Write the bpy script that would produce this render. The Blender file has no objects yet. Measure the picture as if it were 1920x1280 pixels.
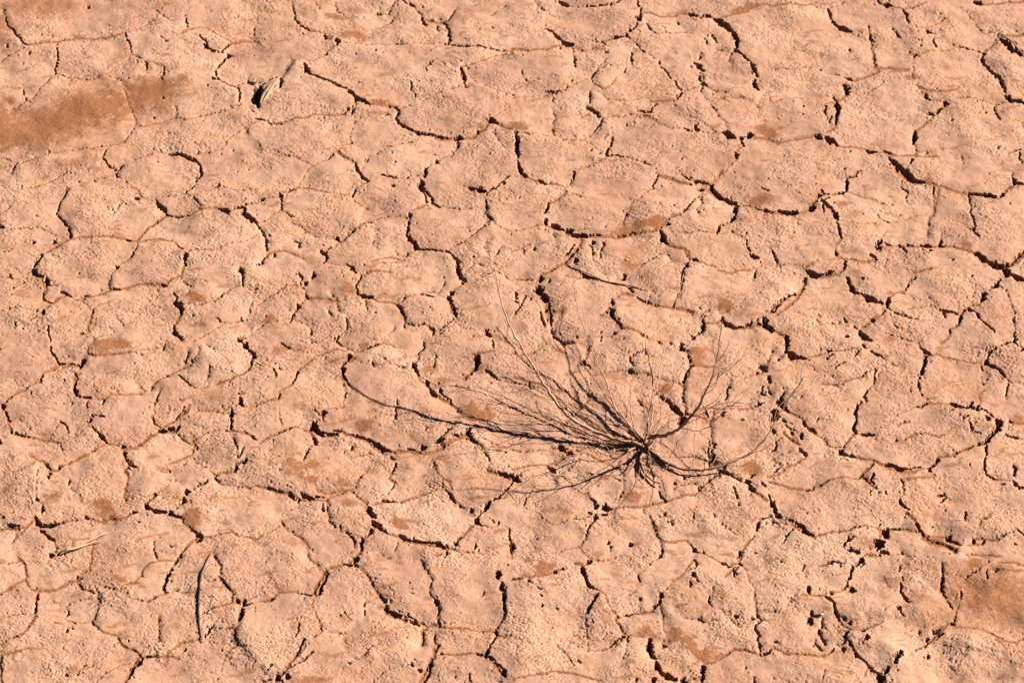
import bpy, math, heapq, random
import numpy as np
from mathutils import Vector

# ------------------------------------------------------------------ camera, sky, sun, exposure
sc = bpy.context.scene
W0, H0 = 1920.0, 1280.0                 # the photograph's pixels, used only to unproject traced points onto the ground
ELEV = math.radians(36.0)               # the lens looks down at this angle
LENS, SENSOR = 100.0, 36.0
PX = 0.00068                            # metres per photo pixel at the picture's centre
DIST = PX * W0 * LENS / SENSOR
CAM = np.array([0.0, -DIST * math.cos(ELEV), DIST * math.sin(ELEV)])
FWD = np.array([0.0, math.cos(ELEV), -math.sin(ELEV)])
UPV = np.array([0.0, math.sin(ELEV), math.cos(ELEV)])

cam_data = bpy.data.cameras.new("camera")
cam = bpy.data.objects.new("camera", cam_data)
sc.collection.objects.link(cam)
cam.location = CAM
cam.rotation_euler = (math.pi / 2 - ELEV, 0, 0)
cam_data.lens = LENS
cam_data.sensor_width = SENSOR
cam_data.clip_start = 0.05
cam_data.clip_end = 500
cam_data.dof.use_dof = True
cam_data.dof.focus_distance = DIST
cam_data.dof.aperture_fstop = 16.0
sc.camera = cam

SUN_EL, SUN_AZ = math.radians(27.0), math.radians(20.0)   # azimuth: from +x turned towards +y (away from the lens)
to_sun = Vector((math.cos(SUN_EL) * math.cos(SUN_AZ), math.cos(SUN_EL) * math.sin(SUN_AZ), math.sin(SUN_EL)))
world = bpy.data.worlds.new("World")
sc.world = world
world.use_nodes = True
wn = world.node_tree
bgn = wn.nodes["Background"]
sky = wn.nodes.new("ShaderNodeTexSky")
sky.sky_type = 'NISHITA'
sky.sun_disc = False
sky.sun_elevation = SUN_EL
sky.sun_rotation = math.pi / 2 - SUN_AZ
wn.links.new(sky.outputs[0], bgn.inputs[0])
sky.altitude = 2000
sky.air_density = 0.22
sky.dust_density = 0.15
bgn.inputs[1].default_value = 0.05
sl = bpy.data.lights.new("sun", 'SUN')
sl.energy = 5.0
sl.angle = math.radians(0.5)
sl.color = (1.0, 0.93, 0.84)
so = bpy.data.objects.new("sun", sl)
sc.collection.objects.link(so)
so.rotation_euler = to_sun.to_track_quat('Z', 'Y').to_euler()
so.location = to_sun * 10
sc.view_settings.view_transform = 'Standard'
sc.view_settings.look = 'None'
sc.view_settings.gamma = 1
sc.view_settings.use_curve_mapping = False
sc.view_settings.exposure = 2.01

# ------------------------------------------------------------------ unprojection
def unproject(px, py, h=0.0):
    """world x, y of the photo point (px, py) on the level plane z = h (metres)"""
    a = (np.asarray(px, float) - W0 / 2) / W0 * SENSOR / LENS
    b = (H0 / 2 - np.asarray(py, float)) / W0 * SENSOR / LENS
    dx = a
    dy = FWD[1] + b * UPV[1]
    dz = FWD[2] + b * UPV[2]
    t = (h - CAM[2]) / dz
    return CAM[0] + t * dx, CAM[1] + t * dy

# ------------------------------------------------------------------ noise
def _hash(ix, iy, seed):
    h = (ix * 374761393 + iy * 668265263 + seed * 2147483647) & 0xFFFFFFFF
    h = ((h ^ (h >> 13)) * 1274126177) & 0xFFFFFFFF
    return (h ^ (h >> 16)) & 0xFFFF

_G = np.stack([np.cos(np.arange(64) * 2 * np.pi / 64), np.sin(np.arange(64) * 2 * np.pi / 64)], 1).astype(np.float32)
def noise(x, y, seed=0):
    xf = np.floor(x); yf = np.floor(y)
    ix = xf.astype(np.int64); iy = yf.astype(np.int64)
    fx = (x - xf).astype(np.float32); fy = (y - yf).astype(np.float32)
    u = fx * fx * fx * (fx * (fx * 6 - 15) + 10)
    v = fy * fy * fy * (fy * (fy * 6 - 15) + 10)
    def g(a, b, dx, dy):
        k = _hash(ix + a, iy + b, seed) & 63
        return _G[k, 0] * dx + _G[k, 1] * dy
    n00 = g(0, 0, fx, fy); n10 = g(1, 0, fx - 1, fy)
    n01 = g(0, 1, fx, fy - 1); n11 = g(1, 1, fx - 1, fy - 1)
    a = n00 + u * (n10 - n00); b = n01 + u * (n11 - n01)
    return (a + v * (b - a)) * 1.5
def fbm(x, y, seed, octaves=3, gain=0.5):
    r = 0; a = 1.0; f = 1.0
    for o in range(octaves):
        r = r + a * noise(x * f + 17.3 * o, y * f - 9.1 * o, seed + o)
        a *= gain; f *= 2.03
    return r
def sstep(a, b, x):
    t = np.clip((x - a) / (b - a), 0, 1)
    return t * t * (3 - 2 * t)
TRACE = '''
T 0 0
c 8 40 150 65 200 110 240 150 290 165 320 215 340
h 5 20 40 30 100 40 150
s 9 215 340 330 320 430 305 520 290 600 280 700 290 790 280 870 265 940 250
h 6 940 250 1040 215 1090 180 1160 145 1190 95
h 5 1190 95 1240 130 1300 170
h 4 1190 95 1130 60
c 6 940 250 965 310 985 370 990 405
h 5 990 405 950 440 880 490 820 540 780 560
h 5 990 405 1040 425 1100 465 1220 495 1235 550
c 5 1100 465 1095 530
c 7 425 315 425 380 435 430 420 490 410 550
h 6 410 550 370 590 330 640 280 690 240 740
h 4 410 550 500 575 600 590 700 590 780 560
h 4 0 650 150 660 290 650
c 7 178 680 175 710 185 735 220 770
h 5 0 460 60 415 150 375 215 345
c 7 1385 120 1400 170 1415 220
s 5 1350 260 1415 230 1450 215 1490 200 1540 205 1600 240 1660 275 1730 310
s 10 1730 320 1820 295 1900 290 1930 310
h 4 1900 290 1905 200
c 8 1490 265 1540 320 1550 355 1590 380 1660 385 1700 345 1730 325
c 18 1530 345 1550 355
c 16 1700 395 1720 400
c 10 1715 400 1660 460 1625 510 1610 540 1640 600 1580 605
c 9 1640 600 1700 630 1740 645 1790 660 1790 720 1790 760 1805 790
c 12 1850 600 1900 630
h 5 1740 645 1850 610 1920 630
h 5 1805 790 1860 790 1920 860
h 5 1320 800 1320 880 1400 900 1500 870 1580 850 1690 830 1790 790
h 4 1350 900 1355 940
h 5 1320 880 1220 900 1120 940 1010 950
h 5 920 670 950 730 970 800 1000 850 1020 900 1010 950 970 1010 930 1060 830 1085 540 1120
h 5 0 1170 60 1185 120 1215 190 1200 300 1170 450 1130 540 1120
c 6 120 1215 90 1265
c 7 790 1120 770 1180 790 1210 830 1245 890 1255 930 1220
h 5 890 1255 880 1290
c 13 1265 1155 1330 1155 1390 1165 1430 1185 1470 1195 1500 1230 1510 1290
h 5 1000 1195 1100 1160 1190 1130 1265 1155
h 5 1850 940 1850 980 1865 1005
h 5 1920 915 1860 935 1790 980 1740 1010 1700 1050 1680 1100 1600 1130 1450 1150
c 6 1235 550 1210 580 1220 610
h 4 780 560 900 600 950 680
h 4 240 740 120 800 0 830
p 12 50 345
p 12 220 400
p 10 660 45
p 10 1155 880
p 10 1225 735
b 380 930 640 200 -12 1.0
b 60 1020 260 130 0 1.0
b 1130 700 330 160 -10 0.95
b 820 800 360 170 -16 1.0
b 480 900 980 330 -12 0.5
b 560 840 420 170 -14 1.0
b 300 40 620 120 0 0.7
b 0 200 160 200 0 0.7
b 0 900 200 220 0 0.9
b 580 265 60 22 0 0.6
b 600 1210 330 60 -8 0.5
b 1220 50 200 40 -10 0.4
T 1 0
c 60 30 655 8 700 2 740 12 785
c 14 185 590 178 670
c 10 40 640 100 600 150 575
c 8 262 30 285 75 290 110 300 165 350 200 400 225
s 8 400 225 500 240 520 265 560 290
c 12 515 260 530 285
c 26 600 300 605 335
h 5 605 330 550 375 510 410 450 440 390 460
c 8 530 405 500 415
h 4 250 450 330 460 360 475
c 28 365 485 375 520 400 555
c 12 400 555 470 580 540 605 600 635 680 660
c 26 685 675 710 700 740 730
c 20 735 765 755 745 800 765 845 778
s 8 845 778 1000 790 1050 805
c 12 1040 800 1065 830 1055 880 1070 920 1110 950 1170 975 1215 1000
c 22 1200 995 1225 1015
s 14 1225 1010 1300 1015 1380 1035 1480 1035 1560 1040 1620 1025 1660 1005 1690 980 1740 940
c 10 1225 1000 1320 1010 1380 1020 1440 1030
c 26 1490 1030 1540 1035
c 16 1660 1000 1680 985
c 22 1740 910 1760 910 1800 930
s 10 1800 930 1860 960 1920 980
h 5 1740 910 1800 870 1860 830 1870 780 1850 720 1885 695
c 14 1515 1065 1505 1105
h 5 1500 1110 1460 1160 1400 1175 1350 1200
c 16 1350 1200 1358 1208
h 5 1350 1200 1280 1260 1270 1290
c 18 1265 1265 1280 1275
h 5 735 765 720 820 735 880 740 930 710 990 700 1030 720 1060 650 1090 610 1130 560 1160
c 10 735 820 715 855
c 14 690 815 700 820
c 9 690 820 640 855
s 7 640 855 560 860 500 855 440 850 380 880 300 880 230 900 170 915
c 8 170 915 110 920 60 895 0 890
h 5 515 860 515 890 500 930
c 9 580 1155 550 1195
h 5 550 1195 480 1220 420 1245 380 1280
h 4 130 1125 220 1180 300 1185 420 1245
s 7 610 1130 640 1165 700 1200 745 1215
c 13 750 1230 752 1290
h 4 850 1160 830 1210 790 1270
h 5 600 50 600 80 660 105
h 5 595 0 595 60
h 4 440 0 470 50 480 80
c 10 905 90 930 97
h 5 930 97 990 90 1010 50 1050 0
c 7 1090 0 1140 30 1190 50
h 4 1190 50 1240 110
c 12 1240 120 1255 160 1275 180
s 6 1280 140 1360 165 1400 170 1430 185
c 9 1415 170 1440 215 1440 260 1455 295 1440 325
c 6 1500 60 1480 95 1445 150 1420 170
h 5 605 320 700 320 800 330 880 325 960 325 1030 318 1110 330 1200 318 1300 320 1390 320
c 7 1390 322 1440 325 1490 345 1550 355 1640 360 1700 365 1750 375 1850 385
h 5 1850 385 1920 380
c 8 1350 190 1370 230
c 24 1535 515 1550 555 1565 600
c 7 1565 600 1560 650
h 6 1560 655 1500 670 1430 680 1360 710 1310 740 1240 750
c 6 1560 655 1600 650
h 6 1240 770 1180 790 1080 815
h 5 1540 505 1650 480 1750 440 1830 410 1870 410
h 5 1600 580 1660 610 1720 640 1790 665 1860 685
c 5 1155 620 1170 680 1200 730
h 4 1350 440 1400 470 1430 510
c 6 1340 445 1270 495 1290 540
h 5 1770 980 1800 1030 1830 1070 1870 1100
h 5 1300 380 1360 350 1440 330
h 4 20 1070 50 1130
h 4 1160 1070 1100 1080 1050 1090 960 1120 900 1160
c 8 990 845 965 860
p 12 890 380
h 4 885 600 882 640
h 4 1760 110 1810 75 1870 40
h 4 870 210 1000 150 1030 120
b 930 765 80 25 5 1.0
b 760 260 120 60 0 0.9
b 600 120 110 25 5 0.8
b 1700 950 40 20 0 0.8
b 1600 90 260 90 -15 0.5
b 700 60 200 40 10 0.5
b 1150 220 180 60 5 0.35
b 1900 960 60 25 20 0.6
T 2 0
c 24 355 5 380 20 420 35
h 5 160 5 190 40 250 75 300 105 360 130
c 5 220 70 250 80
h 4 260 100 245 200
c 7 240 215 310 250
c 16 315 260 350 290 380 320
c 24 375 322 410 330 455 340
h 6 455 340 500 370 545 385
s 6 0 375 100 380 180 380 270 370 340 345 380 335
h 5 455 340 460 400 475 450 475 495
c 9 465 440 475 495
h 5 545 385 600 365 680 350 700 330
c 8 620 305 640 325 690 325 730 305 790 290 830 285
h 5 420 35 480 50 560 50 640 45
c 8 560 50 640 47 720 40 780 25 815 0
c 9 940 0 955 50 965 95
c 30 945 140 958 160
c 10 970 95 950 140
c 9 940 190 910 225 870 260
c 16 855 270 865 285
h 5 865 290 920 320 960 360 980 390
c 12 975 385 990 400
h 5 990 400 1050 425 1100 450
c 6 1100 450 1105 490 1170 540 1190 580 1220 600
c 14 1225 600 1235 625
c 8 1235 630 1270 660
h 6 1270 665 1310 665 1380 640 1430 620
s 8 970 95 1060 105 1120 125 1200 105 1260 95 1330 105 1430 135 1500 125
c 16 1330 105 1360 115
c 14 1435 120 1490 125
c 30 1520 145 1560 170 1610 205 1640 235
c 18 1640 235 1670 270 1685 320 1690 360
c 10 1690 360 1660 380 1700 390 1740 430 1790 480
c 26 1800 490 1815 530 1835 570
c 22 1825 600 1820 640 1845 675
h 6 1790 480 1830 500
h 5 1845 680 1890 720
s 8 1540 145 1620 120 1700 90 1760 80 1840 50 1920 45
c 20 1365 470 1400 490 1440 515
c 10 1410 420 1405 440
c 16 1405 560 1420 590
c 18 1430 615 1450 630
h 5 1440 630 1500 670 1600 690
c 7 1420 650 1415 690
c 8 1500 265 1540 320
c 6 1450 290 1460 330
h 4 1630 380 1540 370 1500 410
s 6 620 360 680 370 720 400
c 12 695 395 715 403
c 8 895 400 900 490
h 5 860 510 830 550 780 590 740 640 680 670
h 5 690 440 700 490 650 525 590 585
c 9 640 530 590 590
h 5 590 585 540 600 490 620 440 650 380 670 330 690 250 685
c 9 350 680 320 690 260 685
c 8 440 610 455 618
h 5 250 600 190 580 130 600 60 640 0 660
h 4 330 690 300 750
c 6 580 690 575 760
c 14 560 800 600 815 655 865
c 9 675 885 650 930 600 985
h 5 670 880 760 865 820 870 870 850
h 5 600 990 540 1030 540 1050 580 1070 620 1110 690 1140
h 5 300 820 325 870 300 970 320 1020 380 1045 460 1050 540 1045
h 4 570 840 520 870
c 9 865 910 865 930
c 10 755 1010 755 1050 725 1090 715 1130 705 1160 720 1180
h 4 750 880 745 960 755 1010
c 7 720 1180 780 1165 810 1180
h 5 810 1180 870 1190 950 1220 1000 1240 1080 1250
c 6 970 1220 1020 1240
h 5 720 1180 640 1215 560 1250 480 1280
h 4 795 1180 810 1210
h 5 680 670 620 640 590 590
h 4 640 680 700 730 800 750 900 740 970 710 1010 730
c 7 1085 770 1060 800 1040 830 1000 835 940 825
h 5 1050 845 1060 880 1100 920 1160 945 1280 965
c 13 1290 960 1350 990
c 14 1375 940 1380 970 1400 985
h 5 1350 985 1430 990 1500 1000 1580 1005
c 34 1590 1010 1630 1030 1680 1050
c 14 1700 1040 1740 1035
c 28 1770 1030 1800 1015
s 10 1810 1035 1860 1030 1920 1035
c 12 1720 1060 1740 1095
s 8 1740 1095 1700 1120 1670 1150
c 24 1675 1150 1685 1190
s 8 1690 1190 1640 1230 1600 1280
c 12 1260 690 1240 740
s 6 1230 745 1130 755 1030 750
h 5 1230 745 1270 690 1280 665
c 5 1490 790 1520 830
h 4 1520 830 1600 930 1620 1000
h 4 1560 740 1650 740 1720 735 1790 760 1850 800
h 4 1620 770 1560 740 1440 740
c 20 32 1015 40 1060 38 1120 50 1180
c 14 40 1210 50 1260 75 1290
h 4 75 1010 200 1010 300 1020
h 4 1080 260 1200 250 1300 235
c 4 1000 175 1030 220 1060 250
c 4 1230 150 1250 180
h 4 0 730 150 715 330 700
h 5 1650 385 1620 450 1650 500
h 4 1430 620 1440 560 1410 530
h 4 60 500 80 560 130 600
h 4 870 850 960 850 1050 870 1080 920
h 4 1270 670 1200 640 1130 650
b 60 960 90 30 15 1.0
b 1720 75 100 40 -15 1.0
b 1880 970 80 60 -30 1.0
b 1160 740 90 30 -15 0.5
b 1300 20 100 30 0 0.3
T 3 0
s 7 0 45 40 55 150 40 280 45 330 25
h 6 230 0 330 30 380 50 440 60
c 14 445 65 465 100 470 140
c 8 470 140 500 170
c 22 500 175 540 205 620 232
h 5 440 60 520 35 570 5
c 8 815 0 830 25 870 40
c 22 870 42 915 45
s 7 920 50 990 65 1100 65 1140 40 1190 20
c 12 1015 80 1040 120 1050 175
h 5 1050 180 1090 205 1170 215 1240 195 1290 165 1330 140
c 12 1180 235 1230 250
c 10 1235 300 1265 350
h 5 1180 230 1250 250 1240 300
c 20 1540 10 1580 15 1600 30
s 8 1600 25 1700 20 1780 10 1920 5
c 6 755 180 755 230 770 260
c 12 765 265 778 305
s 8 778 305 780 370 790 430 800 480 820 520 835 545
c 5 790 430 800 500
s 10 835 515 900 510 960 530 1050 530
s 6 835 545 760 570 700 585 640 600
c 12 590 585 635 598
h 6 590 585 540 570 480 555 430 540 370 505 300 500 200 510 100 510 0 520
h 4 380 510 310 480
c 30 570 635 590 660 595 700
c 30 510 760 525 810 515 860
c 18 515 860 510 930
c 8 485 720 500 750
c 9 470 870 460 920
s 8 595 720 540 740 510 750
s 6 510 930 500 970 440 990
c 22 350 1015 375 1030 400 1040
c 26 425 1035 460 1055 515 1085
s 7 350 1020 280 1030 200 1040 80 1070 0 1045
s 8 515 1090 560 1105 640 1100 700 1110 760 1120
c 14 740 1120 760 1140 810 1140
s 7 810 1130 860 1140 910 1170
c 12 865 1130 910 1150
s 6 910 1165 1000 1170 1060 1165 1120 1175 1280 1175
c 34 910 1195 940 1230 975 1260 1020 1285
c 14 1080 1200 1065 1235
c 24 1100 975 1100 1020 1090 1070
s 8 1105 1080 1110 1140 1100 1180
c 24 1325 780 1330 795
s 10 1310 810 1260 850 1210 900 1150 950 1110 970
c 14 1300 820 1270 850
h 5 1155 550 1130 580 1120 620 1135 660 1150 700 1180 740 1240 760 1310 740
c 20 1180 720 1190 740
c 12 1190 855 1230 860
c 8 600 370 615 390
h 5 1100 430 1070 410 1060 390
c 16 1095 425 1110 410
h 5 1110 410 1180 390 1260 375 1350 370 1400 350 1450 350
c 9 1450 350 1500 360 1560 370 1610 390
h 5 1090 430 1080 490 1090 540 1080 600
s 9 1610 390 1660 350 1720 300 1750 280
c 14 1620 400 1605 435 1630 480 1670 530 1710 570 1740 610 1760 660 1780 700
c 28 1780 725 1830 760
c 14 1830 745 1920 765
c 22 1740 280 1790 330 1840 380 1900 415
c 9 1720 260 1780 270 1830 310 1880 370 1920 430
h 5 1620 240 1680 230 1740 250
s 6 1790 255 1850 265 1920 255
h 5 1490 90 1510 130 1560 190 1600 230 1620 240
h 6 1770 760 1700 770 1640 760 1580 745 1520 740 1400 740
h 5 1600 760 1610 800 1580 850
c 6 1700 780 1705 830 1740 890
s 6 1120 640 1180 680 1270 700 1380 690 1430 670
h 4 1380 290 1390 330
c 12 965 250 990 280
h 4 930 200 965 250
c 9 1150 305 1160 310
h 4 490 750 400 790 420 850 450 900
c 10 430 790 430 850
c 6 1890 1130 1880 1170 1910 1210
c 5 1800 1150 1870 1120 1900 1110
h 4 1450 1270 1460 1200 1450 1150
h 5 1860 880 1900 900 1920 950
h 4 30 770 150 730 250 730
h 4 20 770 0 700
h 4 180 370 270 380 280 340
h 5 720 700 830 650 870 600
b 950 525 120 25 8 0.9
b 1080 580 60 30 15 0.9
b 40 970 70 60 15 1.0
b 1820 1240 120 50 0 0.7
b 850 1080 180 40 10 0.35
b 1240 1135 50 20 0 0.5
b 200 1170 80 50 0 0.3
T 0 1
h 5 0 440 60 455 130 450 200 435 240 440
c 16 0 435 30 440
h 5 0 100 30 120 100 150 200 130 300 100 400 55 470 20 520 0
h 5 520 130 600 100 660 70 740 45 830 20 870 20
c 10 860 15 880 35
h 4 730 45 780 45
c 6 860 0 870 30
s 5 520 130 510 160
c 8 505 155 480 200 450 240 435 290 425 330
c 9 425 330 460 360 490 400 510 430 525 470
c 18 527 480 530 500
s 8 530 510 470 540 410 570 360 600 320 625
c 14 320 625 280 670 250 720
c 30 245 735 265 765
c 14 280 780 320 790
s 10 260 780 310 800 330 850 350 880
c 20 335 800 350 840 370 855
c 6 370 855 420 860
s 7 350 890 325 940 330 970 380 995
c 7 325 900 320 950 350 980 385 1000
s 8 530 515 600 490 700 500 760 490 860 495 950 515 1020 530
c 9 950 515 985 520
s 8 1020 530 1060 470 1100 430 1160 390 1190 365 1240 340
c 4 1130 410 1190 370
c 22 1175 240 1200 270 1240 300
c 9 1240 315 1250 335
s 9 1245 335 1330 345 1420 340 1480 315 1520 295 1590 290 1650 300
c 5 1245 335 1330 345 1420 335
c 16 1640 300 1670 310 1720 325
c 12 1700 325 1710 345
s 6 1720 315 1790 300 1830 280
c 7 1750 298 1810 285 1850 260 1920 245
c 26 1830 290 1830 330 1880 370 1920 390
c 13 1510 0 1490 40 1465 90
c 6 1465 90 1440 140 1375 180
h 5 1375 180 1300 190 1200 200 1160 205
h 5 1375 180 1430 200 1470 230
c 6 1450 210 1475 235
h 5 1475 235 1510 295
h 5 930 50 960 100 1030 140 1060 190 1100 205
c 10 1010 205 1040 212
h 5 870 25 930 50
h 5 1160 205 1175 240
h 5 1025 540 1025 570 980 640 930 680 880 710
c 8 1020 590 980 645
c 9 875 710 875 730
h 5 875 730 840 770 820 830 810 880
s 7 1030 540 1100 520 1200 515 1300 530 1340 570 1370 600
c 5 1370 600 1340 565
c 24 1390 630 1388 680
c 10 1395 720 1385 690
s 10 1390 700 1365 750 1360 810
s 7 1360 790 1290 820 1240 850 1200 870
c 6 1280 830 1250 845
h 5 1360 820 1430 860
c 14 1215 865 1250 872
s 9 1200 860 1110 850 1030 845 960 870 900 885 820 900 760 920 700 940 610 970
c 7 820 880 900 880
c 7 610 940 660 935
s 8 610 970 560 965 500 930 460 900
c 12 460 905 500 920 530 935
c 8 455 880 460 910
s 7 490 935 430 960 390 1000 350 1040 310 1070
c 14 330 1060 325 1090
c 9 345 1045 370 1030
h 5 320 1090 360 1140 375 1160
c 7 360 1170 360 1220 375 1280
s 6 610 970 650 1010 690 1060 690 1100 660 1160 660 1210
c 6 690 1040 690 1090
c 9 620 1220 630 1210
h 5 620 1220 580 1220
h 5 690 1040 740 1000 840 970
h 5 1400 605 1480 600 1580 605 1660 580 1760 540 1850 525 1920 470
c 28 1800 740 1812 780
c 10 1815 790 1820 850
h 5 1820 855 1750 870 1700 900 1650 950 1590 980 1500 1010
c 8 1680 910 1650 950
h 5 1820 860 1860 880 1880 900
h 5 1880 890 1920 885
h 5 1370 1000 1430 1000 1490 1020
c 24 1305 990 1340 1005 1360 1040 1360 1070
c 10 1300 925 1330 950 1310 985
h 6 1345 945 1400 920 1430 880 1420 855
s 10 1360 1070 1330 1110 1310 1150
c 26 1305 1160 1305 1200 1340 1235
c 14 1340 1235 1370 1260
c 7 1370 1000 1350 990
h 5 860 1095 900 1120 930 1160
h 5 1920 860 1850 1100
h 4 1110 960 1140 1000 1220 1030
h 5 1620 1095 1660 1130 1720 1130 1790 1110
c 6 1630 1100 1660 1130
h 5 1660 1150 1600 1190 1540 1220 1500 1250
c 26 1785 1250 1810 1280
h 5 1920 1190 1850 1230 1790 1240
h 5 180 600 230 630 270 650
h 5 0 605 60 600 100 580
h 5 100 510 105 570
c 14 245 540 258 545
c 20 405 530 415 540
h 5 0 1060 60 1040 130 1035 200 1050 280 1050 310 1080
h 5 120 1180 170 1150 240 1120 310 1085
h 5 0 350 60 300 90 260 130 200
c 8 110 1150 115 1180
h 5 0 800 60 790 130 800 220 795
h 5 100 880 150 840 190 820 240 800
c 10 100 870 105 885
h 5 0 940 60 900 100 880
c 9 70 770 85 795
h 4 1180 880 1190 930 1160 960
h 4 700 1280 740 1240 830 1220
h 4 1640 150 1650 70
c 7 1620 150 1645 90
h 4 1650 130 1780 150 1850 140 1920 150
h 5 1790 500 1810 430
h 4 1440 600 1370 640
c 5 1800 1090 1830 1120
h 4 880 290 900 240 980 260
h 4 270 420 350 450 410 480 460 500 525 470
h 4 1540 1220 1440 1280
b 1460 945 75 55 10 1.0
b 1510 1140 45 25 0 0.7
b 350 575 60 20 -20 0.5
b 1450 820 60 15 -5 0.5
b 520 775 60 12 0 0.4
b 1800 1170 90 50 0 0.4
T 1 1
c 14 745 0 785 25 800 60 845 85
h 5 845 85 780 120 740 135
c 9 745 135 725 190
h 5 730 195 740 215 780 245 830 280
c 5 935 35 990 45 1040 50
h 5 1040 50 1120 55 1230 30
c 12 1010 110 1040 115
c 20 1270 0 1265 45
c 24 1235 75 1225 110 1250 150
c 11 1250 150 1270 190 1275 235
c 11 1255 80 1255 120 1290 165 1320 200 1325 240
c 12 1325 235 1380 270
h 5 1370 255 1440 270 1540 290 1640 280
s 6 1275 255 1230 280 1180 300
c 14 1150 325 1155 360
c 12 1150 370 1140 430 1130 470
c 18 1130 480 1150 510 1185 540 1190 570 1220 580
s 9 1220 580 1300 585 1420 605
c 6 1220 578 1330 590 1410 605
h 5 845 375 900 360 970 345 1060 345 1130 355
c 8 840 380 870 395
s 6 840 380 790 400 740 440 700 475 660 510 640 530
c 5 740 440 660 515
h 5 630 540 580 570 540 585
c 8 560 575 535 590
c 14 600 495 625 520
h 5 620 520 560 490 500 490 430 465 380 430 330 400 270 380
h 4 380 430 350 440
s 6 195 170 250 165 290 140 320 125 370 135 420 140 490 165
c 5 240 165 290 140
h 5 320 125 330 90 350 50 380 0
h 5 490 165 560 170 620 180 690 180 730 190
c 18 185 190 192 205
c 8 192 215 195 245 190 285
h 5 190 285 130 320 80 370 0 390
h 5 190 285 240 330 300 350
h 5 180 200 100 215 50 225 0 250
c 7 60 220 30 235
c 8 5 395 40 440 70 485 75 540 80 600
c 8 75 640 50 680 30 705 0 710
s 5 75 640 110 610 200 600 280 630 350 660
c 12 130 620 138 645
c 20 490 605 520 625 525 660
c 12 520 665 510 700
c 5 275 505 325 525 320 570
h 5 525 690 600 705 680 710
c 7 680 705 720 740 750 775
c 14 715 735 725 745
c 7 790 790 775 820 745 860
c 10 745 860 760 895 755 920
c 18 755 925 800 940 870 950
s 9 870 955 920 975 1000 980 1060 995
c 14 1060 1000 1080 1040 1100 1080
s 8 1100 1080 1115 1120 1115 1150
c 6 1110 1150 1105 1190
h 6 1060 990 1110 965 1180 930 1240 910 1330 890
c 5 1100 970 1150 945
s 6 790 790 860 760 930 755 1000 760
s 5 870 680 930 660 1000 640 1060 650
h 5 1060 680 1100 660 1140 620
c 9 1140 610 1135 625
h 5 860 690 950 690 1060 680
h 4 1040 590 1060 620 1130 630
h 4 885 480 870 540 870 580
c 24 1430 600 1460 620
c 20 1470 625 1510 680 1520 740 1540 790 1570 820
c 14 1570 815 1545 795
h 6 1420 600 1470 565 1530 540 1590 500 1650 460 1700 410 1750 370
c 5 1480 560 1560 530
c 5 1650 460 1720 395
h 6 1570 820 1650 805 1700 795 1750 765 1790 745
c 5 1650 808 1750 765
h 5 1790 745 1850 770 1920 820
c 13 1545 830 1560 845
s 6 1555 845 1500 880 1460 910
c 22 1455 910 1470 918
c 22 1435 945 1460 975
c 10 1460 980 1490 1040 1495 1100
s 10 1440 950 1455 1010 1490 1080
h 5 1480 1110 1440 1150 1400 1180 1350 1195 1310 1180
c 8 1450 1140 1380 1195
c 10 1300 1180 1330 1190 1325 1230
h 5 1130 1150 1200 1165 1260 1160 1310 1180
h 5 1490 1120 1540 1170 1620 1185 1720 1200
c 12 1600 120 1640 130
c 22 1660 135 1710 155
c 7 1720 165 1740 200
c 11 1725 215 1725 280
c 8 1730 160 1800 120 1850 70 1900 30
c 12 1858 85 1860 95
s 8 1725 280 1720 320 1760 360
h 5 1760 360 1820 420 1890 455 1920 460
h 5 1480 95 1550 100 1600 115
s 6 375 945 450 940 530 950 600 980
c 14 370 840 375 845
c 10 370 920 390 940
h 5 370 850 365 930
h 5 375 950 350 970 320 1000
c 16 310 995 320 1015
c 10 310 1020 275 1060 260 1120
c 14 425 765 435 790 415 805
c 7 305 770 350 800 330 850
h 5 230 855 330 860 360 880
h 5 230 855 160 900 60 950 0 1000
h 5 260 1100 320 1110 380 1140 400 1170
c 6 400 1180 415 1230
h 5 410 1260 450 1280
h 5 0 1170 60 1130 120 1110 200 1100 250 1090
h 5 600 980 610 1010 620 1060
h 5 600 980 680 960 760 950
h 5 820 960 820 1000 840 1030
c 6 680 1100 675 1180
h 5 550 900 580 940 620 980
h 5 1370 900 1400 860 1415 820
c 7 1415 820 1400 860
h 5 1330 890 1370 920 1440 945
c 7 1330 940 1220 920
c 26 1735 1190 1730 1220 1760 1245
h 4 610 1280 620 1240 680 1180
c 9 615 1235 605 1280
h 4 1040 1170 1030 1210 990 1240
h 4 280 1100 290 1060 240 1020
c 7 540 1030 570 1080
h 4 1720 540 1710 570 1730 600
h 4 1860 190 1880 220
h 4 1570 740 1640 680 1700 700
c 4 1830 570 1800 620
b 690 900 80 55 0 1.0
b 960 920 60 30 0 0.8
b 110 1090 60 28 0 0.9
b 450 680 120 40 -5 0.6
b 600 1000 100 30 0 0.0
b 1210 810 60 25 -10 0.6
b 1000 980 70 14 5 0.7
b 1760 350 50 22 30 0.7
b 880 650 60 20 -10 0.5
b 430 930 60 16 -8 0.5
b 1170 930 90 25 -15 0.4
T 2 1
c 20 55 0 90 35 110 45
s 8 110 45 160 80 210 100
c 14 205 90 245 108
s 7 245 108 310 100 390 115 400 150 390 190 340 220 280 250
c 9 460 10 458 65
h 5 458 65 440 95 400 125
h 5 405 160 480 190 550 215
c 15 275 255 255 300 245 320
c 24 250 365 255 400
c 22 290 400 340 415 390 435
s 10 250 395 290 420 340 430 400 440 410 480 500 500
c 36 420 440 440 465
c 24 450 480 520 480 560 490
c 7 560 488 620 480 660 480
s 14 500 505 620 490 700 490 760 490 840 480 920 470 980 450
c 6 780 478 860 470 910 460 970 465
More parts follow.
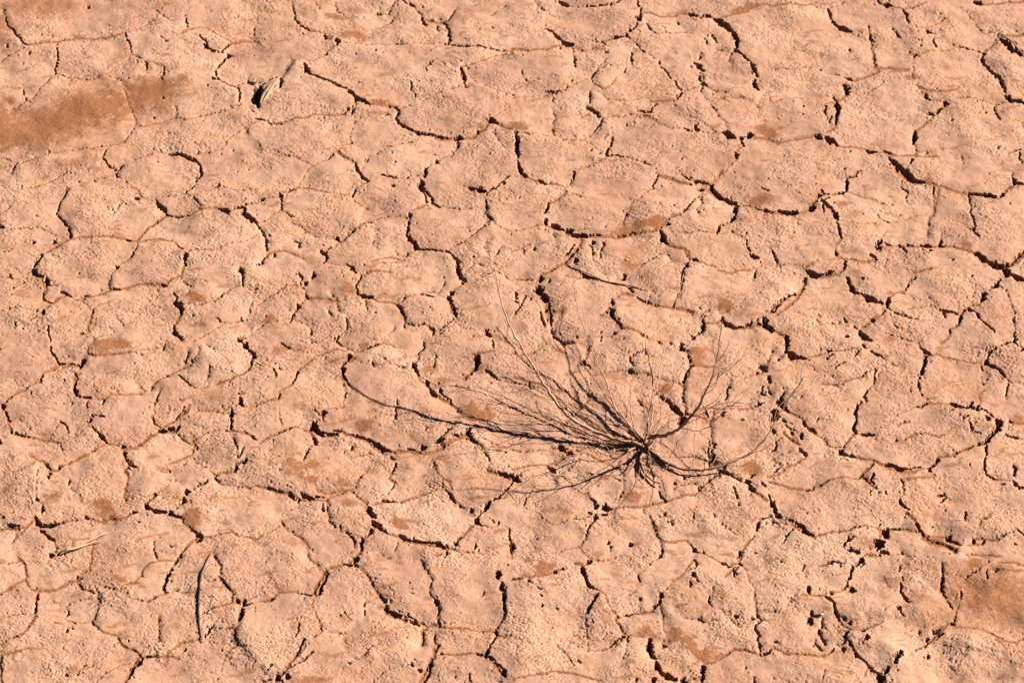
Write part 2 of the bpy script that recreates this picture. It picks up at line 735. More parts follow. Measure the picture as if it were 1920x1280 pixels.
s 12 980 460 1050 450 1110 420 1150 380 1200 350 1260 330
c 13 1280 320 1310 290 1345 235
h 5 1345 235 1390 190 1430 160
s 8 1110 430 1150 400
c 36 1112 450 1135 500 1160 535
c 14 1160 410 1180 408
s 10 1170 545 1230 570 1290 580 1325 610 1335 660
h 5 1300 600 1310 650 1340 670
c 20 1360 665 1390 680
s 6 1400 685 1450 700 1520 710 1560 750 1640 760 1700 740 1780 735
c 10 1320 700 1280 750 1275 820 1270 880
c 14 1310 705 1325 720
c 12 1270 770 1290 780
h 5 1320 690 1340 665
h 5 1270 880 1230 880 1150 885
h 5 1270 880 1240 940 1210 1000 1180 1100
c 26 1500 100 1500 140 1530 170
c 16 1530 170 1580 190 1640 225 1680 245
c 26 1690 255 1670 290 1680 330
c 12 1680 340 1640 380 1600 400
c 8 1600 405 1560 400 1550 420
c 13 1555 425 1535 465
h 5 1530 465 1400 460 1300 470 1180 450
h 5 1450 160 1410 200 1415 250 1385 290 1400 325
c 7 1420 185 1415 240
s 10 1490 160 1530 185 1580 210
s 14 1470 150 1490 90 1540 50 1570 0
c 7 1350 80 1430 85 1480 95
c 5 1250 0 1290 45 1350 80
s 6 1350 100 1270 95 1210 60 1100 40
c 8 1095 45 1060 90 1055 130
h 5 1055 130 1010 160 960 200 900 225
h 5 1095 35 1080 0
c 6 1350 100 1330 105
s 6 910 225 890 260 870 310 850 350 830 400
c 6 860 310 850 345
h 4 880 210 910 225
c 12 1400 140 1440 130
c 6 1870 135 1920 155
c 6 1725 260 1780 265 1840 290 1890 310
c 22 1890 305 1915 320
h 4 1640 460 1700 490 1750 500
c 5 1750 520 1770 580 1790 640
c 12 1790 635 1850 645
h 5 1850 645 1870 690 1830 720
h 5 1750 500 1760 470 1720 430
c 10 1835 730 1820 790
h 4 1805 820 1820 780
s 14 400 680 450 640 490 590 520 530
c 12 405 640 440 600 460 570
s 12 400 680 340 710 280 750 210 780 190 820
c 7 270 760 320 730
c 16 470 690 490 670
c 14 440 650 470 630
c 6 60 805 150 808
h 5 0 800 60 805
c 26 220 790 215 830
c 60 190 880 200 900
c 46 225 930 260 970
c 12 280 820 270 840
c 10 270 990 290 1080 295 1150
s 22 250 1000 260 1060 290 1140
c 10 210 1060 220 1120 240 1160
c 14 295 1170 320 1230 345 1255
c 26 340 1240 380 1270 470 1280
c 16 750 960 755 1010
c 26 745 1040 760 1110
s 9 770 1120 800 1160 820 1190
c 8 790 1130 830 1190
s 7 820 1190 880 1190 940 1210 980 1240
c 12 960 1230 1000 1250
c 14 760 1215 780 1212
h 5 740 1230 650 1240 560 1230
s 8 790 930 850 910 900 925
c 10 870 870 900 895 910 910
c 9 940 940 980 965 1030 990
s 7 1030 990 1090 1010 1180 1020 1250 1025 1320 1035 1370 1060
c 5 940 940 1090 1005
c 8 1420 1105 1450 1140
c 26 1440 1140 1430 1190
s 7 1430 1140 1490 1135 1540 1125
c 12 1430 1200 1380 1230
c 22 1350 1245 1360 1255
c 16 1570 1085 1580 1120
c 24 1580 1120 1630 1160 1660 1178
s 14 1660 1185 1730 1180 1800 1170 1870 1160 1920 1180
c 8 1660 1178 1740 1165 1800 1140 1870 1160
c 36 1885 1110 1890 1160
c 24 1890 1170 1920 1190
c 10 1740 1170 1770 1155
h 5 1830 1130 1880 1070 1920 1050
s 5 1540 1125 1570 1100
h 5 1470 1090 1410 1080 1440 1050 1480 1030
h 5 600 620 610 680 640 740 700 780
c 6 605 630 600 580 575 560
c 18 605 530 605 550
h 5 530 520 500 510
c 16 845 770 845 800
h 5 780 800 840 800 880 790
c 5 690 540 665 600 660 660
h 5 1150 590 1130 600 1060 640 960 700
h 5 1160 600 1200 680 1250 710 1300 700
h 4 1560 1060 1660 1030
c 9 1670 1020 1680 1020
c 5 100 930 60 1030 20 1090
c 5 30 900 20 980 60 1000
c 9 140 950 145 965
h 5 0 460 80 440 180 410 230 400
h 4 300 470 320 500
h 4 0 590 80 560 140 540
h 4 950 880 1060 900 1100 940
h 4 730 1020 690 1070 650 1080
h 4 400 790 480 810 560 800
c 4 1060 640 980 690
b 880 430 220 50 -12 1.0
b 1080 385 110 35 -18 1.0
b 880 700 110 45 0 0.9
b 920 610 160 80 0 0.45
b 1000 790 90 60 0 0.55
b 1600 980 130 60 20 0.9
b 380 1060 50 28 -10 0.9
b 410 950 40 40 -60 0.6
b 1850 220 120 60 -15 1.0
b 850 915 60 18 -5 0.9
b 500 1230 70 18 0 0.6
b 230 860 30 50 60 0.5
b 950 870 120 30 10 0.4
b 100 770 60 20 0 0.4
T 3 1
c 8 0 310 10 330 60 310
c 22 80 315 130 325 220 328
s 9 0 330 90 335 200 335 260 320 310 300
c 24 310 310 350 290
s 20 310 290 350 250 370 220
c 16 370 210 400 205
c 12 390 150 410 190
c 8 410 195 500 180 580 160
c 16 595 65 590 120 585 150
c 8 600 60 650 40 700 0
h 5 575 0 580 40
h 5 600 150 680 185 780 210 840 240 930 245
c 20 395 240 430 265 470 290
c 22 480 300 510 350 530 378
s 12 440 280 490 350 520 380
h 5 545 380 610 395 700 400 800 395
c 13 510 400 530 460 555 515
s 6 555 515 510 560 500 590
c 18 505 600 510 635
s 9 520 640 570 665 640 660 720 685 790 670
c 14 570 680 570 730
s 14 570 730 530 770 480 770 440 780
c 8 400 270 420 320
c 24 290 740 330 765 370 775
c 10 370 775 430 765 500 745
s 10 330 780 390 790 450 780
c 18 285 790 280 810
s 20 280 830 240 900 190 980 130 1030 60 1090
c 14 200 920 130 960 80 1000 20 1050
c 9 90 1010 40 1060 0 1070
h 5 280 730 260 710 180 680 80 690
c 7 80 690 50 640 30 600
s 7 290 710 340 680
c 12 590 790 610 850
c 30 615 860 640 910
c 14 640 910 680 930
c 24 700 935 760 970 820 990
c 12 820 985 870 1000
c 30 905 960 895 1020
s 9 880 1050 840 1090 780 1110 710 1165
c 8 870 1050 850 1080
c 14 780 1115 790 1130
c 34 685 1195 710 1230 760 1270
h 6 900 1030 960 1070 1030 1095 1110 1105
c 6 950 1060 1060 1100
h 5 1040 1030 1120 1020 1170 1010 1240 1010 1290 1045
c 10 1290 1045 1330 1050 1380 1050 1430 1065
c 12 1320 1055 1325 1090
s 6 920 940 980 910 1030 890
c 7 1030 890 1060 830 1110 795
s 6 1090 770 1160 755 1230 745
c 9 1480 1040 1440 1080
c 16 1450 1080 1430 1140
s 8 1430 1160 1370 1180
c 14 1365 1185 1370 1210
s 6 1370 1215 1330 1260 1300 1280
c 20 1500 1030 1520 1045
c 9 1530 1040 1570 1070 1600 1120 1650 1170 1700 1220
s 7 1470 1040 1520 1000 1580 995
c 24 1600 970 1610 940
c 14 1610 930 1640 920
c 26 1690 880 1720 840
c 12 1660 900 1740 820
c 60 1780 760 1800 780
c 34 1810 780 1860 805 1920 830
c 34 1550 630 1600 660 1650 690
c 40 1650 690 1700 715 1760 725
c 22 1760 730 1820 700
c 18 1820 700 1870 650 1920 615
s 12 1780 730 1860 690 1920 640
s 9 1370 575 1440 595 1500 610 1540 625
s 8 870 540 930 555 990 555 1060 560 1140 565
c 8 870 535 920 550
c 20 820 545 850 520
c 26 825 570 835 585
c 12 760 625 800 650 820 675
s 6 700 690 760 670 800 660
c 13 985 545 1010 575 1040 610
c 9 1040 550 1110 560
c 20 1150 550 1220 575
c 14 1215 600 1225 602
s 9 1150 565 1230 570 1300 565
c 16 1300 525 1280 565
c 10 1290 570 1320 570
s 8 1320 565 1380 575
h 5 1300 530 1300 460
c 36 1000 0 1040 40 1080 75 1110 90
c 14 1110 90 1170 92
s 12 950 0 1000 50 1050 80 1100 110
s 10 1170 95 1240 105 1300 125 1400 150 1470 170 1560 180 1620 190
c 12 1500 170 1600 180
c 28 1610 180 1650 195 1700 205
s 12 1700 215 1740 215
c 16 1740 205 1765 180
s 9 1765 175 1790 140 1830 125
c 26 1840 60 1850 95
c 12 1860 90 1920 110
c 8 1830 20 1840 60 1840 110
c 9 1235 120 1235 175
s 9 1240 180 1245 240 1250 300 1210 340 1210 400
s 7 1285 140 1270 180 1260 240
c 6 1500 190 1520 260 1520 320 1545 370 1550 430 1540 460 1580 510
c 10 1540 440 1545 465
c 5 1000 130 1050 160 1040 200
h 4 1000 80 1000 130
h 5 815 320 840 350 890 380 970 370 1030 350 1060 325 1120 320 1190 305
c 9 885 375 890 380
h 5 800 480 850 500 890 430
c 14 705 812 715 810
h 5 1060 800 1060 830
c 10 1840 1240 1845 1280
h 5 1840 1240 1860 1200 1840 1120 1850 1060 1820 1000 1800 940 1790 900 1720 860
c 8 1830 1110 1845 1150
h 4 1550 840 1560 890 1530 950
c 9 575 1100 585 1125
c 6 640 1150 660 1170
h 4 360 1100 380 1150 440 1140 520 1135
c 8 0 1170 40 1200
c 26 10 1185 40 1200
c 18 130 1240 150 1280
s 9 40 1200 100 1230 140 1250
c 10 580 1240 600 1240
h 5 880 1210 950 1240 1040 1265 1130 1280
h 4 200 360 240 380 220 420
h 5 1530 460 1500 440
c 9 1525 795 1535 800
h 4 60 60 150 110 200 150 240 180
h 5 200 350 0 340
h 5 990 910 1060 920 1100 960
h 4 1200 440 1200 480
c 5 460 210 420 230
h 4 1270 1010 1200 940
h 4 930 560 900 620 880 700 900 760
b 560 250 60 45 20 0.8
b 650 320 90 40 20 0.6
b 30 230 70 40 0 0.8
b 1470 565 80 35 12 1.0
b 1340 490 50 20 0 0.6
b 1210 80 40 25 20 0.8
b 1240 120 60 20 20 0.6
b 640 600 100 25 5 0.6
b 340 690 60 25 -25 0.7
b 930 920 50 25 0 0.8
b 1230 955 40 20 0 0.5
b 40 570 60 20 0 0.6
b 1870 20 60 30 10 0.5
b 130 1200 90 30 15 0.5
b 900 1265 80 30 0 0.7
b 660 770 70 25 20 0.4
b 1480 90 0 0 0 0
T 0 2
h 5 375 0 375 40
c 10 375 45 400 90 430 140 450 155
s 8 375 50 420 130 440 160
c 8 450 155 530 155 590 160
s 8 440 165 500 170 580 175 600 165
c 22 635 125 620 150
c 14 620 150 595 190
c 9 655 90 690 105
s 6 690 105 760 95 850 95 940 85 1010 80
h 5 1010 80 1060 95
s 6 440 170 380 205 320 240 280 290 210 340 130 380 60 430 30 460
c 8 320 245 290 300
c 7 210 340 190 355
c 6 100 400 40 445
c 30 18 475 30 510
c 13 40 530 60 570 75 610
s 9 40 530 60 620 80 670
c 10 80 650 90 685 130 690
s 9 90 690 180 710 270 720 330 735 400 745 450 755
c 5 90 685 240 715
h 5 0 720 50 710
c 14 5 750 8 770
h 5 8 745 40 715
c 9 235 370 230 390
c 12 555 220 570 250
c 9 575 260 575 300 560 340
c 16 560 350 570 395 600 415
c 9 600 415 680 422
s 10 550 250 560 330 555 400
s 9 600 425 700 430 770 435
c 11 780 440 770 480
s 6 780 440 830 400 900 400 960 405 1010 390 1060 390
c 5 1200 360 1180 410 1160 460
s 6 1170 430 1160 490 1150 530 1130 560 1150 600 1200 630
c 5 1140 560 1160 610
h 5 1130 345 1140 310 1190 265 1260 245
c 13 1255 240 1265 250
s 5 1265 240 1300 215 1370 190 1430 175
c 14 1440 130 1440 150
h 5 1440 150 1480 100 1490 40
c 5 1390 160 1410 80
c 7 1340 245 1390 290 1440 330
h 5 1265 245 1340 240
h 5 1440 330 1500 350 1560 330
c 34 1825 10 1860 40
c 18 1860 40 1900 90 1880 170
s 9 1885 175 1840 230 1780 260 1730 290 1650 300
c 5 1875 190 1840 235
h 5 1650 300 1600 320
h 5 1730 290 1720 330
h 5 0 60 30 50
c 18 1805 430 1795 470 1820 490
c 5 1785 385 1815 410
h 5 1820 490 1920 485
h 6 1790 470 1740 510
c 18 1735 520 1740 570
c 13 1735 580 1730 655
h 4 1460 510 1540 515 1600 520 1670 540
h 5 1660 540 1730 520
c 5 780 570 690 550
c 14 680 590 665 620
c 5 690 560 680 590
s 8 660 630 710 660 750 710 790 750 830 760
c 20 740 690 770 725 800 745
c 6 690 640 740 690
s 9 810 760 880 770 940 800
c 14 910 778 935 780
s 12 940 790 1000 780 1060 760 1100 720 1160 680 1200 660
s 10 1180 670 1250 675 1310 665
c 13 1190 662 1250 662
c 14 1340 630 1330 665
c 14 1260 640 1310 650
s 10 1200 650 1270 600 1340 560 1400 510 1420 460
c 6 1300 590 1380 480
h 6 1310 670 1370 720 1430 760
s 6 1450 700 1460 760 1440 830 1360 870 1280 900
h 5 1440 840 1450 880 1510 930 1570 940
h 5 1440 730 1530 690 1610 660 1720 665
s 9 1720 665 1780 675 1850 700 1920 740
c 14 1880 720 1920 740
h 5 1590 680 1540 730 1480 790
c 7 1745 720 1760 770 1780 820
c 7 1830 800 1810 850 1780 880
h 5 1780 880 1760 930
c 16 1775 930 1760 970
s 6 1760 965 1700 975 1640 980
h 5 1590 920 1570 960 1610 990
c 9 1860 880 1840 910 1780 920
c 8 1640 990 1600 1010
c 10 1560 1040 1480 1090
h 5 1480 1090 1420 1110
c 10 1605 1015 1640 1045
h 6 1640 1050 1700 1070 1780 1085 1860 1095 1920 1080
c 30 1400 1120 1395 1150
c 20 1380 1180 1370 1210
h 6 1360 1220 1320 1250 1260 1275
c 13 1165 1145 1130 1190 1100 1225
c 26 1090 1235 1110 1250
c 18 1110 1250 1180 1270 1240 1280
h 5 1220 1095 1160 1150
s 7 230 860 290 890 340 910
c 14 350 930 375 955
s 8 370 960 430 965 450 940
c 14 440 940 445 950
s 7 450 935 520 900 600 865 680 830 720 800 780 770
c 6 500 908 530 895
c 6 680 830 710 812
c 12 385 985 375 995
c 16 355 1015 355 1030
h 5 370 960 360 1010
h 6 280 960 280 1040 270 1120 275 1180
c 12 275 1180 300 1195
s 8 290 1195 330 1220
c 18 325 1240 315 1275
c 6 245 1200 240 1225
s 5 30 900 60 950 90 985 150 970 230 930 270 890
c 14 930 820 940 860
s 12 920 830 940 880 970 910
c 6 1020 940 960 920 930 870
s 6 970 920 940 970 960 1020 940 1090 925 1150 940 1200
c 7 520 1040 510 1080
h 5 520 1100 550 1120
h 4 1090 350 1040 330
c 7 450 600 490 620 510 680
h 4 440 620 400 680 380 720
c 5 665 440 640 510
c 9 535 465 540 470
h 5 450 755 470 820
h 5 470 750 540 720 600 690 660 630
h 5 1240 1030 1350 1045
c 9 1270 955 1280 970
h 4 1540 20 1600 60
h 4 1010 70 1110 50 1220 30
c 5 1230 10 1220 60
h 5 1020 30 980 70
h 4 1570 180 1570 240 1550 270
h 5 1720 490 1660 530
b 820 20 230 60 -5 0.9
b 770 100 50 15 0 0.8
b 300 685 50 20 5 0.7
b 420 1150 90 45 -25 0.8
b 770 1230 90 60 30 0.9
b 990 800 80 18 -3 0.8
b 1230 955 60 30 10 0.7
b 950 900 50 20 20 0.6
b 1800 200 0 0 0 0
b 1650 420 150 80 10 0.35
b 1450 1270 60 20 0 0.8
b 1550 880 30 20 0 0.6
b 210 175 50 10 0 0.6
T 1 2
c 9 605 0 630 25
h 5 630 25 680 50 740 75
s 8 740 75 800 65 850 50 900 25 950 10
c 5 840 55 920 20
h 6 950 10 1010 20 1070 40
c 26 710 110 690 130
c 10 690 140 640 180
c 30 640 190 655 240
c 14 655 240 670 275
s 9 640 260 660 320 670 360
c 7 680 290 695 320
c 8 675 380 665 410
s 5 665 400 655 450 655 500
h 5 655 490 600 500 530 510
s 8 690 150 740 120 640 125 540 150
s 7 400 155 360 180 310 205
s 6 400 150 450 105 520 80 600 60 680 75
c 16 310 215 300 255
c 9 300 260 270 315
s 6 270 320 220 345 180 380 175 420
c 9 180 410 165 430
s 6 170 435 100 445 40 465 0 480
c 8 425 515 460 520
c 18 510 525 510 550
c 6 510 550 490 575
s 6 450 530 490 560
c 50 435 615 435 660
c 26 450 660 490 695
c 14 500 670 580 695 600 690
s 9 490 700 570 705 640 670
c 7 580 665 640 665
s 13 640 670 700 700 760 715 820 725 870 770 920 800 960 830 1000 830
c 12 700 690 760 695 820 715
c 22 840 720 900 755 930 775
c 24 930 775 960 795 1000 805
c 9 1000 805 1070 795
s 15 1000 825 1080 815 1160 820 1250 835 1320 830 1390 800
c 10 1130 795 1190 800
c 34 1250 795 1265 800
s 26 1390 795 1460 760 1530 720 1590 710
c 14 1340 760 1400 740
c 9 1370 730 1430 680 1470 640
c 9 1470 715 1510 710
c 26 1580 690 1600 660
c 14 1590 700 1620 740
h 6 1620 740 1690 800 1740 870
c 6 1740 870 1750 910
s 7 1600 740 1700 790
s 8 400 660 430 710
c 18 435 730 445 765
h 5 430 770 395 790
c 14 395 800 380 850
c 7 375 855 355 890
s 6 400 680 300 640 260 650 190 690
c 7 260 650 200 690 170 690
s 6 170 700 80 730 20 770
h 4 100 830 130 790
h 4 170 500 180 590 190 640
c 12 1000 850 1040 880
c 14 1050 910 1030 960
s 9 1020 980 1000 1020 1040 1040
c 6 1035 1050 1010 1110
h 6 1010 1110 970 1170 950 1190
s 6 870 1230 930 1210 1000 1200 1080 1200 1160 1170 1260 1140 1350 1100
c 8 1040 1200 950 1195
s 8 720 1120 770 1170 830 1220
c 36 835 1255 855 1275
s 6 720 1100 650 1110 560 1120 500 1125 450 1100
h 5 750 1050 780 1000 840 940
c 9 780 1000 785 1015
c 8 745 1090 735 1080
s 8 710 1110 620 1140 530 1170
s 9 0 1080 80 1095 150 1120 240 1130
c 6 100 1100 200 1125
c 20 250 1130 275 1155
s 12 270 1165 320 1180 400 1180
c 10 325 1170 315 1190
c 24 340 1125 370 1155 430 1170
c 9 430 1150 510 1160
s 9 430 1175 530 1185
h 5 530 1180 540 1280
c 16 1175 150 1190 190 1215 235
c 24 1180 155 1200 210
s 9 1200 220 1240 290 1280 320
c 22 1270 290 1290 320
c 24 1305 340 1320 380 1345 410
s 14 1340 400 1400 430 1470 470 1530 520
c 16 1385 350 1385 390
c 9 1390 390 1420 415
c 9 1455 430 1460 460
c 8 1260 0 1250 50 1220 80
h 5 1220 80 1220 120 1180 145
c 40 1655 120 1660 150
c 22 1655 160 1645 200
s 9 1630 190 1590 240 1550 270
c 9 1630 215 1560 285
s 7 1600 100 1680 95 1780 80
c 12 1780 0 1780 60
c 10 870 160 885 180
h 5 885 180 960 165 1050 170 1090 185 1120 180
c 9 1090 190 1120 180
c 12 1720 210 1760 235 1810 270
h 5 1360 300 1450 285 1500 285
h 5 1380 300 1340 310
c 7 1350 100 1340 160 1330 190
c 6 1060 440 1050 500 1040 580
h 5 1430 410 1460 480
h 5 1320 890 1360 960 1390 1020 1400 1100
s 6 1320 880 1350 960 1390 1030 1460 1060 1470 1110
c 14 1440 1140 1480 1180 1500 1205
h 5 1400 1090 1440 1140
h 5 1500 1205 1560 1260
c 20 1610 1265 1615 1280
s 12 1740 980 1800 1000 1860 1020 1920 1050
c 20 1820 990 1870 1010 1920 1020
c 10 1920 1080 1870 1130 1830 1170
c 10 1830 1180 1780 1200 1740 1220
c 26 1745 1220 1710 1270
h 4 700 860 850 820 870 840
c 9 715 780 710 800
c 10 1270 650 1272 665
c 8 130 200 150 270
c 6 0 160 60 185
h 4 60 185 120 200 200 200
c 5 180 0 230 30 280 45
h 4 580 0 600 10
h 4 490 1210 510 1260
c 12 500 1240 510 1260
h 4 1300 1060 1320 1080
c 6 1700 830 1730 860
h 5 1720 820 1780 810 1860 830
c 10 1860 825 1875 835
b 450 640 0 0 0 0
b 280 930 90 100 20 0.8
b 450 930 90 50 0 1.0
b 420 1040 70 35 -10 0.9
b 640 1040 70 45 10 0.8
b 820 640 120 60 10 0.9
b 870 520 60 25 0 0.7
b 1640 540 150 80 5 1.0
b 1680 640 90 25 10 0.8
b 180 55 60 45 10 0.7
b 1390 870 70 40 20 0.9
b 1300 200 60 50 10 0.7
b 1400 270 70 30 0 0.8
b 700 1220 80 40 0 0.7
b 330 490 60 25 0 0.5
b 250 440 80 60 0 0.35
b 590 140 80 30 0 0.7
b 810 35 60 30 -10 0.8
b 1600 590 60 20 0 0.8
b 1800 780 120 40 15 0.35
b 1340 10 60 12 0 0.7
T 2 2
c 22 380 5 410 8
s 6 0 90 90 95 150 80 200 50
c 26 530 145 550 165
s 7 540 140 570 90 575 40
c 6 560 160 600 190
c 22 880 215 890 222
c 12 1100 0 1130 15
c 20 1275 20 1265 60
c 7 1250 65 1320 80
c 10 1315 115 1340 160
s 5 1350 175 1440 180 1520 185
c 12 1350 180 1310 220
c 10 1300 240 1300 270 1285 300
c 7 895 165 890 120 930 90 990 75
c 6 1000 50 1010 100
c 9 125 290 130 350
s 5 0 265 60 270 120 290
s 5 130 300 250 330
c 22 1110 400 1160 440 1190 470
c 46 1190 480 1230 520 1270 545
c 46 1290 580 1260 620
c 18 1300 545 1325 545
c 9 1080 370 1120 405
s 6 1330 550 1400 560 1450 570
c 18 1585 520 1570 545
h 5 1570 545 1480 580 1420 600
c 9 1615 340 1615 390 1600 420
c 7 940 420 990 490
h 4 1640 250 1720 260 1800 230 1840 230
c 14 1840 225 1845 235
c 26 1860 175 1890 190 1910 210
s 6 1700 500 1800 480 1870 450
c 9 1820 475 1900 440
c 9 1885 330 1870 380 1900 380
h 5 1640 380 1630 260
c 14 1525 770 1515 800
c 20 1510 850 1515 910
c 7 1480 740 1470 830
h 6 1500 720 1500 780
c 26 350 780 370 810
c 12 370 800 400 820
c 20 410 830 460 855
s 6 390 850 330 890 260 910 180 920 0 960
s 12 330 890 390 870
c 24 275 935 300 970 320 985
h 6 325 985 390 1030 440 1060 460 1110
h 5 460 1110 500 1140 590 1160
c 28 5 1030 20 1045 50 1070
c 8 20 1030 60 1000 95 980
h 5 95 980 130 960
c 12 600 1185 620 1230
c 26 620 1235 640 1245
c 30 680 1240 740 1255
s 8 560 1150 600 1190
s 9 750 1255 830 1245 920 1245 1010 1230 1100 1210 1160 1190
s 10 1160 1190 1230 1170 1300 1150 1380 1140
h 6 1380 1140 1400 1110
c 12 1400 1105 1460 1060 1500 1030
c 9 1500 1030 1550 1000
c 9 1550 965 1620 985 1680 1020
s 12 1560 970 1640 1000 1700 1030
c 10 1680 1020 1720 1045
c 26 1760 1035 1775 1070
c 20 1775 1075 1815 1125
c 9 1775 1020 1820 990
s 7 1820 1125 1880 1170 1920 1190
s 9 1540 960 1560 1000
c 6 1660 1090 1680 1150 1700 1230
c 12 1870 1050 1890 1090
c 6 100 1190 90 1230
c 9 1155 1190 1110 1160 1110 1120
h 4 1200 1100 1300 1070 1380 1060
c 12 1215 1055 1220 1070
c 10 1290 1025 1292 1030
h 4 1700 780 1730 760
h 4 1420 800 1480 860 1480 930
c 9 590 1015 592 1020
p 10 1665 1105
h 4 980 1280 990 1250
b 1400 90 90 70 10 0.9
b 1150 330 80 40 10 0.9
b 760 230 150 50 0 0.5
b 1590 110 50 20 0 0.6
b 1780 940 80 60 10 1.0
b 930 1170 110 60 -8 0.8
b 960 1110 80 25 0 0.8
b 1500 690 60 60 0 0.5
b 1720 810 40 40 0 0.6
b 280 920 130 18 -5 0.5
b 1450 590 80 30 0 0.4
b 1180 470 80 60 40 0.5
b 1250 1170 60 20 -10 0.5
T 3 2
c 40 140 60 180 100 220 115
c 16 220 105 285 125
c 20 145 0 140 50
c 16 70 120 80 125
h 5 0 130 30 90 30 50
s 6 285 110 370 95 440 80 460 65 560 70 640 60
c 8 440 80 470 60
h 5 640 60 720 50
c 14 710 30 730 45
c 12 765 75 830 105 870 130
h 6 870 130 890 165 970 178
c 7 690 70 650 110
h 6 890 165 830 190 800 205 760 220
c 12 740 230 700 265
s 5 700 265 640 285 570 310 520 325 400 315
h 5 330 180 350 210 400 225 470 230 490 270
c 5 575 160 530 180 500 215
c 9 480 95 440 130
c 9 805 205 800 260 795 300
h 6 795 300 760 350
c 14 740 360 720 400 735 440
c 8 700 450 680 470
c 18 665 480 655 540 660 560
c 14 660 570 655 620 640 640 660 690
c 6 640 640 645 655
s 7 650 690 610 740 570 780
c 9 570 780 560 800
c 28 545 830 555 840
c 12 560 845 610 855 650 865
s 8 640 865 720 880 780 890
c 18 875 930 940 940
c 18 935 940 980 965 1045 962
s 26 790 900 860 935 940 970 1020 990 1100 980
s 12 1100 975 1160 955 1200 950
c 7 1045 962 1150 940
c 16 1200 960 1220 975
c 10 1210 955 1260 910
c 16 1275 880 1265 905
s 9 1280 870 1350 860 1420 840 1480 810 1560 790
c 8 1400 845 1560 790
c 12 1560 790 1600 770
c 26 1610 765 1650 740 1690 700
c 40 1700 690 1730 640
c 34 1730 630 1710 590
c 16 1750 610 1730 650
c 8 1600 510 1660 550 1690 580
c 26 1640 580 1655 600
c 22 1520 510 1560 520 1575 490
c 22 1480 520 1510 505 1530 460
c 18 1365 470 1400 490 1470 510
s 5 1350 475 1280 470 1215 465
c 9 1200 465 1150 490 1100 490
s 5 1215 465 1190 430 1160 400
h 5 1100 490 1050 520 1000 530 950 570 940 610
s 7 1060 600 1000 620
c 14 1125 310 1135 360
c 7 1120 290 1140 380 1160 400
h 5 1130 270 1120 290
c 30 1185 120 1180 150 1165 190
c 22 1160 190 1150 250
c 12 1145 265 1130 280
s 6 1200 110 1170 110
h 6 1100 270 1050 265 980 265 900 240 820 220
c 22 1150 45 1180 75 1215 95
h 5 1150 45 1120 0
s 8 1215 95 1280 100 1340 115 1420 130 1500 145 1630 165
c 22 1640 150 1635 155
c 8 1640 140 1660 90 1720 50 1800 20 1870 0
c 14 1640 165 1690 190 1730 210
c 18 1730 210 1750 240 1775 270
h 6 1775 270 1810 300 1920 310
c 6 1805 310 1790 370 1780 410
c 12 1600 185 1605 200
c 9 1610 310 1615 330
h 5 1600 200 1600 310
c 10 1800 600 1830 605
s 9 1830 610 1890 620 1920 615
s 8 1590 460 1580 400 1620 370
c 14 1630 780 1635 850
h 5 1635 850 1630 900
c 12 1625 880 1625 960 1640 995
c 8 1640 995 1720 1025
s 5 1720 1025 1800 1030
c 14 1840 920 1850 950 1850 1000
c 26 1845 1040 1860 1070
c 16 1860 1070 1915 1090
c 6 1840 930 1870 945
c 14 780 700 700 700
c 7 1510 620 1540 680 1590 700
c 10 1490 580 1450 600
s 5 1030 740 1100 700 1170 695 1270 710 1330 700
h 4 800 660 860 650 900 660
c 12 960 745 965 750
c 18 265 600 280 640
c 16 300 655 350 690
s 7 130 510 200 550 260 590
c 9 120 510 160 520
s 7 350 695 410 730 450 780 540 795
c 60 90 450 110 470
c 40 40 530 60 550
c 12 120 380 90 420
c 22 20 590 50 580 80 560
c 9 0 350 20 380
c 16 0 260 10 310
c 16 35 660 40 700
c 14 175 680 180 700
c 14 60 760 50 800 30 820
c 16 250 700 245 740
c 18 270 835 285 855
c 16 240 810 260 830
c 6 130 620 160 650 210 680
c 5 100 580 180 620
s 16 110 680 160 740 230 780
h 5 100 720 60 760
c 8 380 580 360 600
h 5 0 960 60 900
c 10 75 940 50 970
s 7 0 1010 60 990 130 940 220 900 280 870
s 6 0 1040 80 1060 180 1080 270 1095
c 7 280 1100 330 1090 400 1070 450 1035
s 7 400 1070 450 1030 530 1020 600 1015 660 1030
c 6 660 1030 690 1020
s 14 690 1020 730 970 780 930
c 13 790 1010 765 1040
c 7 770 1040 800 1080 815 1110
s 20 710 1030 770 1080 800 1110
c 9 780 930 770 950
s 6 780 890 790 920
c 8 985 1045 1010 1070 1010 1100
h 6 1010 1100 1015 1190
c 18 985 1200 1010 1230
c 10 1010 1230 1050 1270
c 14 1270 1160 1310 1140
c 8 1330 1155 1290 1200
h 5 1325 1140 1290 1100 1250 1050 1220 980
h 5 1330 1150 1400 1185
h 5 1220 975 1260 1020
s 9 1000 1040 1080 1040 1150 1030 1240 1020
h 5 1280 1220 1200 1250
c 14 5 1140 20 1180
c 34 25 1190 45 1240
c 26 45 1240 50 1280
c 10 880 1130 890 1150
c 9 1510 930 1520 950
c 8 765 1130 765 1160
h 5 1880 0 1900 60
c 18 1910 70 1920 80
c 10 1840 0 1870 50
c 5 1070 350 1070 380
c 7 1780 1060 1740 1060
c 8 1780 700 1850 720 1890 730
h 4 20 880 170 820
b 1700 480 60 30 0 0.7
b 1580 420 60 40 0 0.6
b 1880 590 60 40 0 0.8
b 1080 990 60 25 0 0.8
b 1240 500 0 0 0 0
b 230 480 80 60 0 0.3
b 270 400 60 30 0 0.4
b 200 750 50 60 0 0.7
b 420 900 130 35 8 0.4
b 560 920 90 25 5 0.4
b 1200 1000 60 20 0 0.5
b 1180 300 60 15 0 0.5
b 1320 80 60 15 0 0.4
b 750 1060 40 50 0 0.7
b 1350 1080 50 30 0 0.3
T 0 3
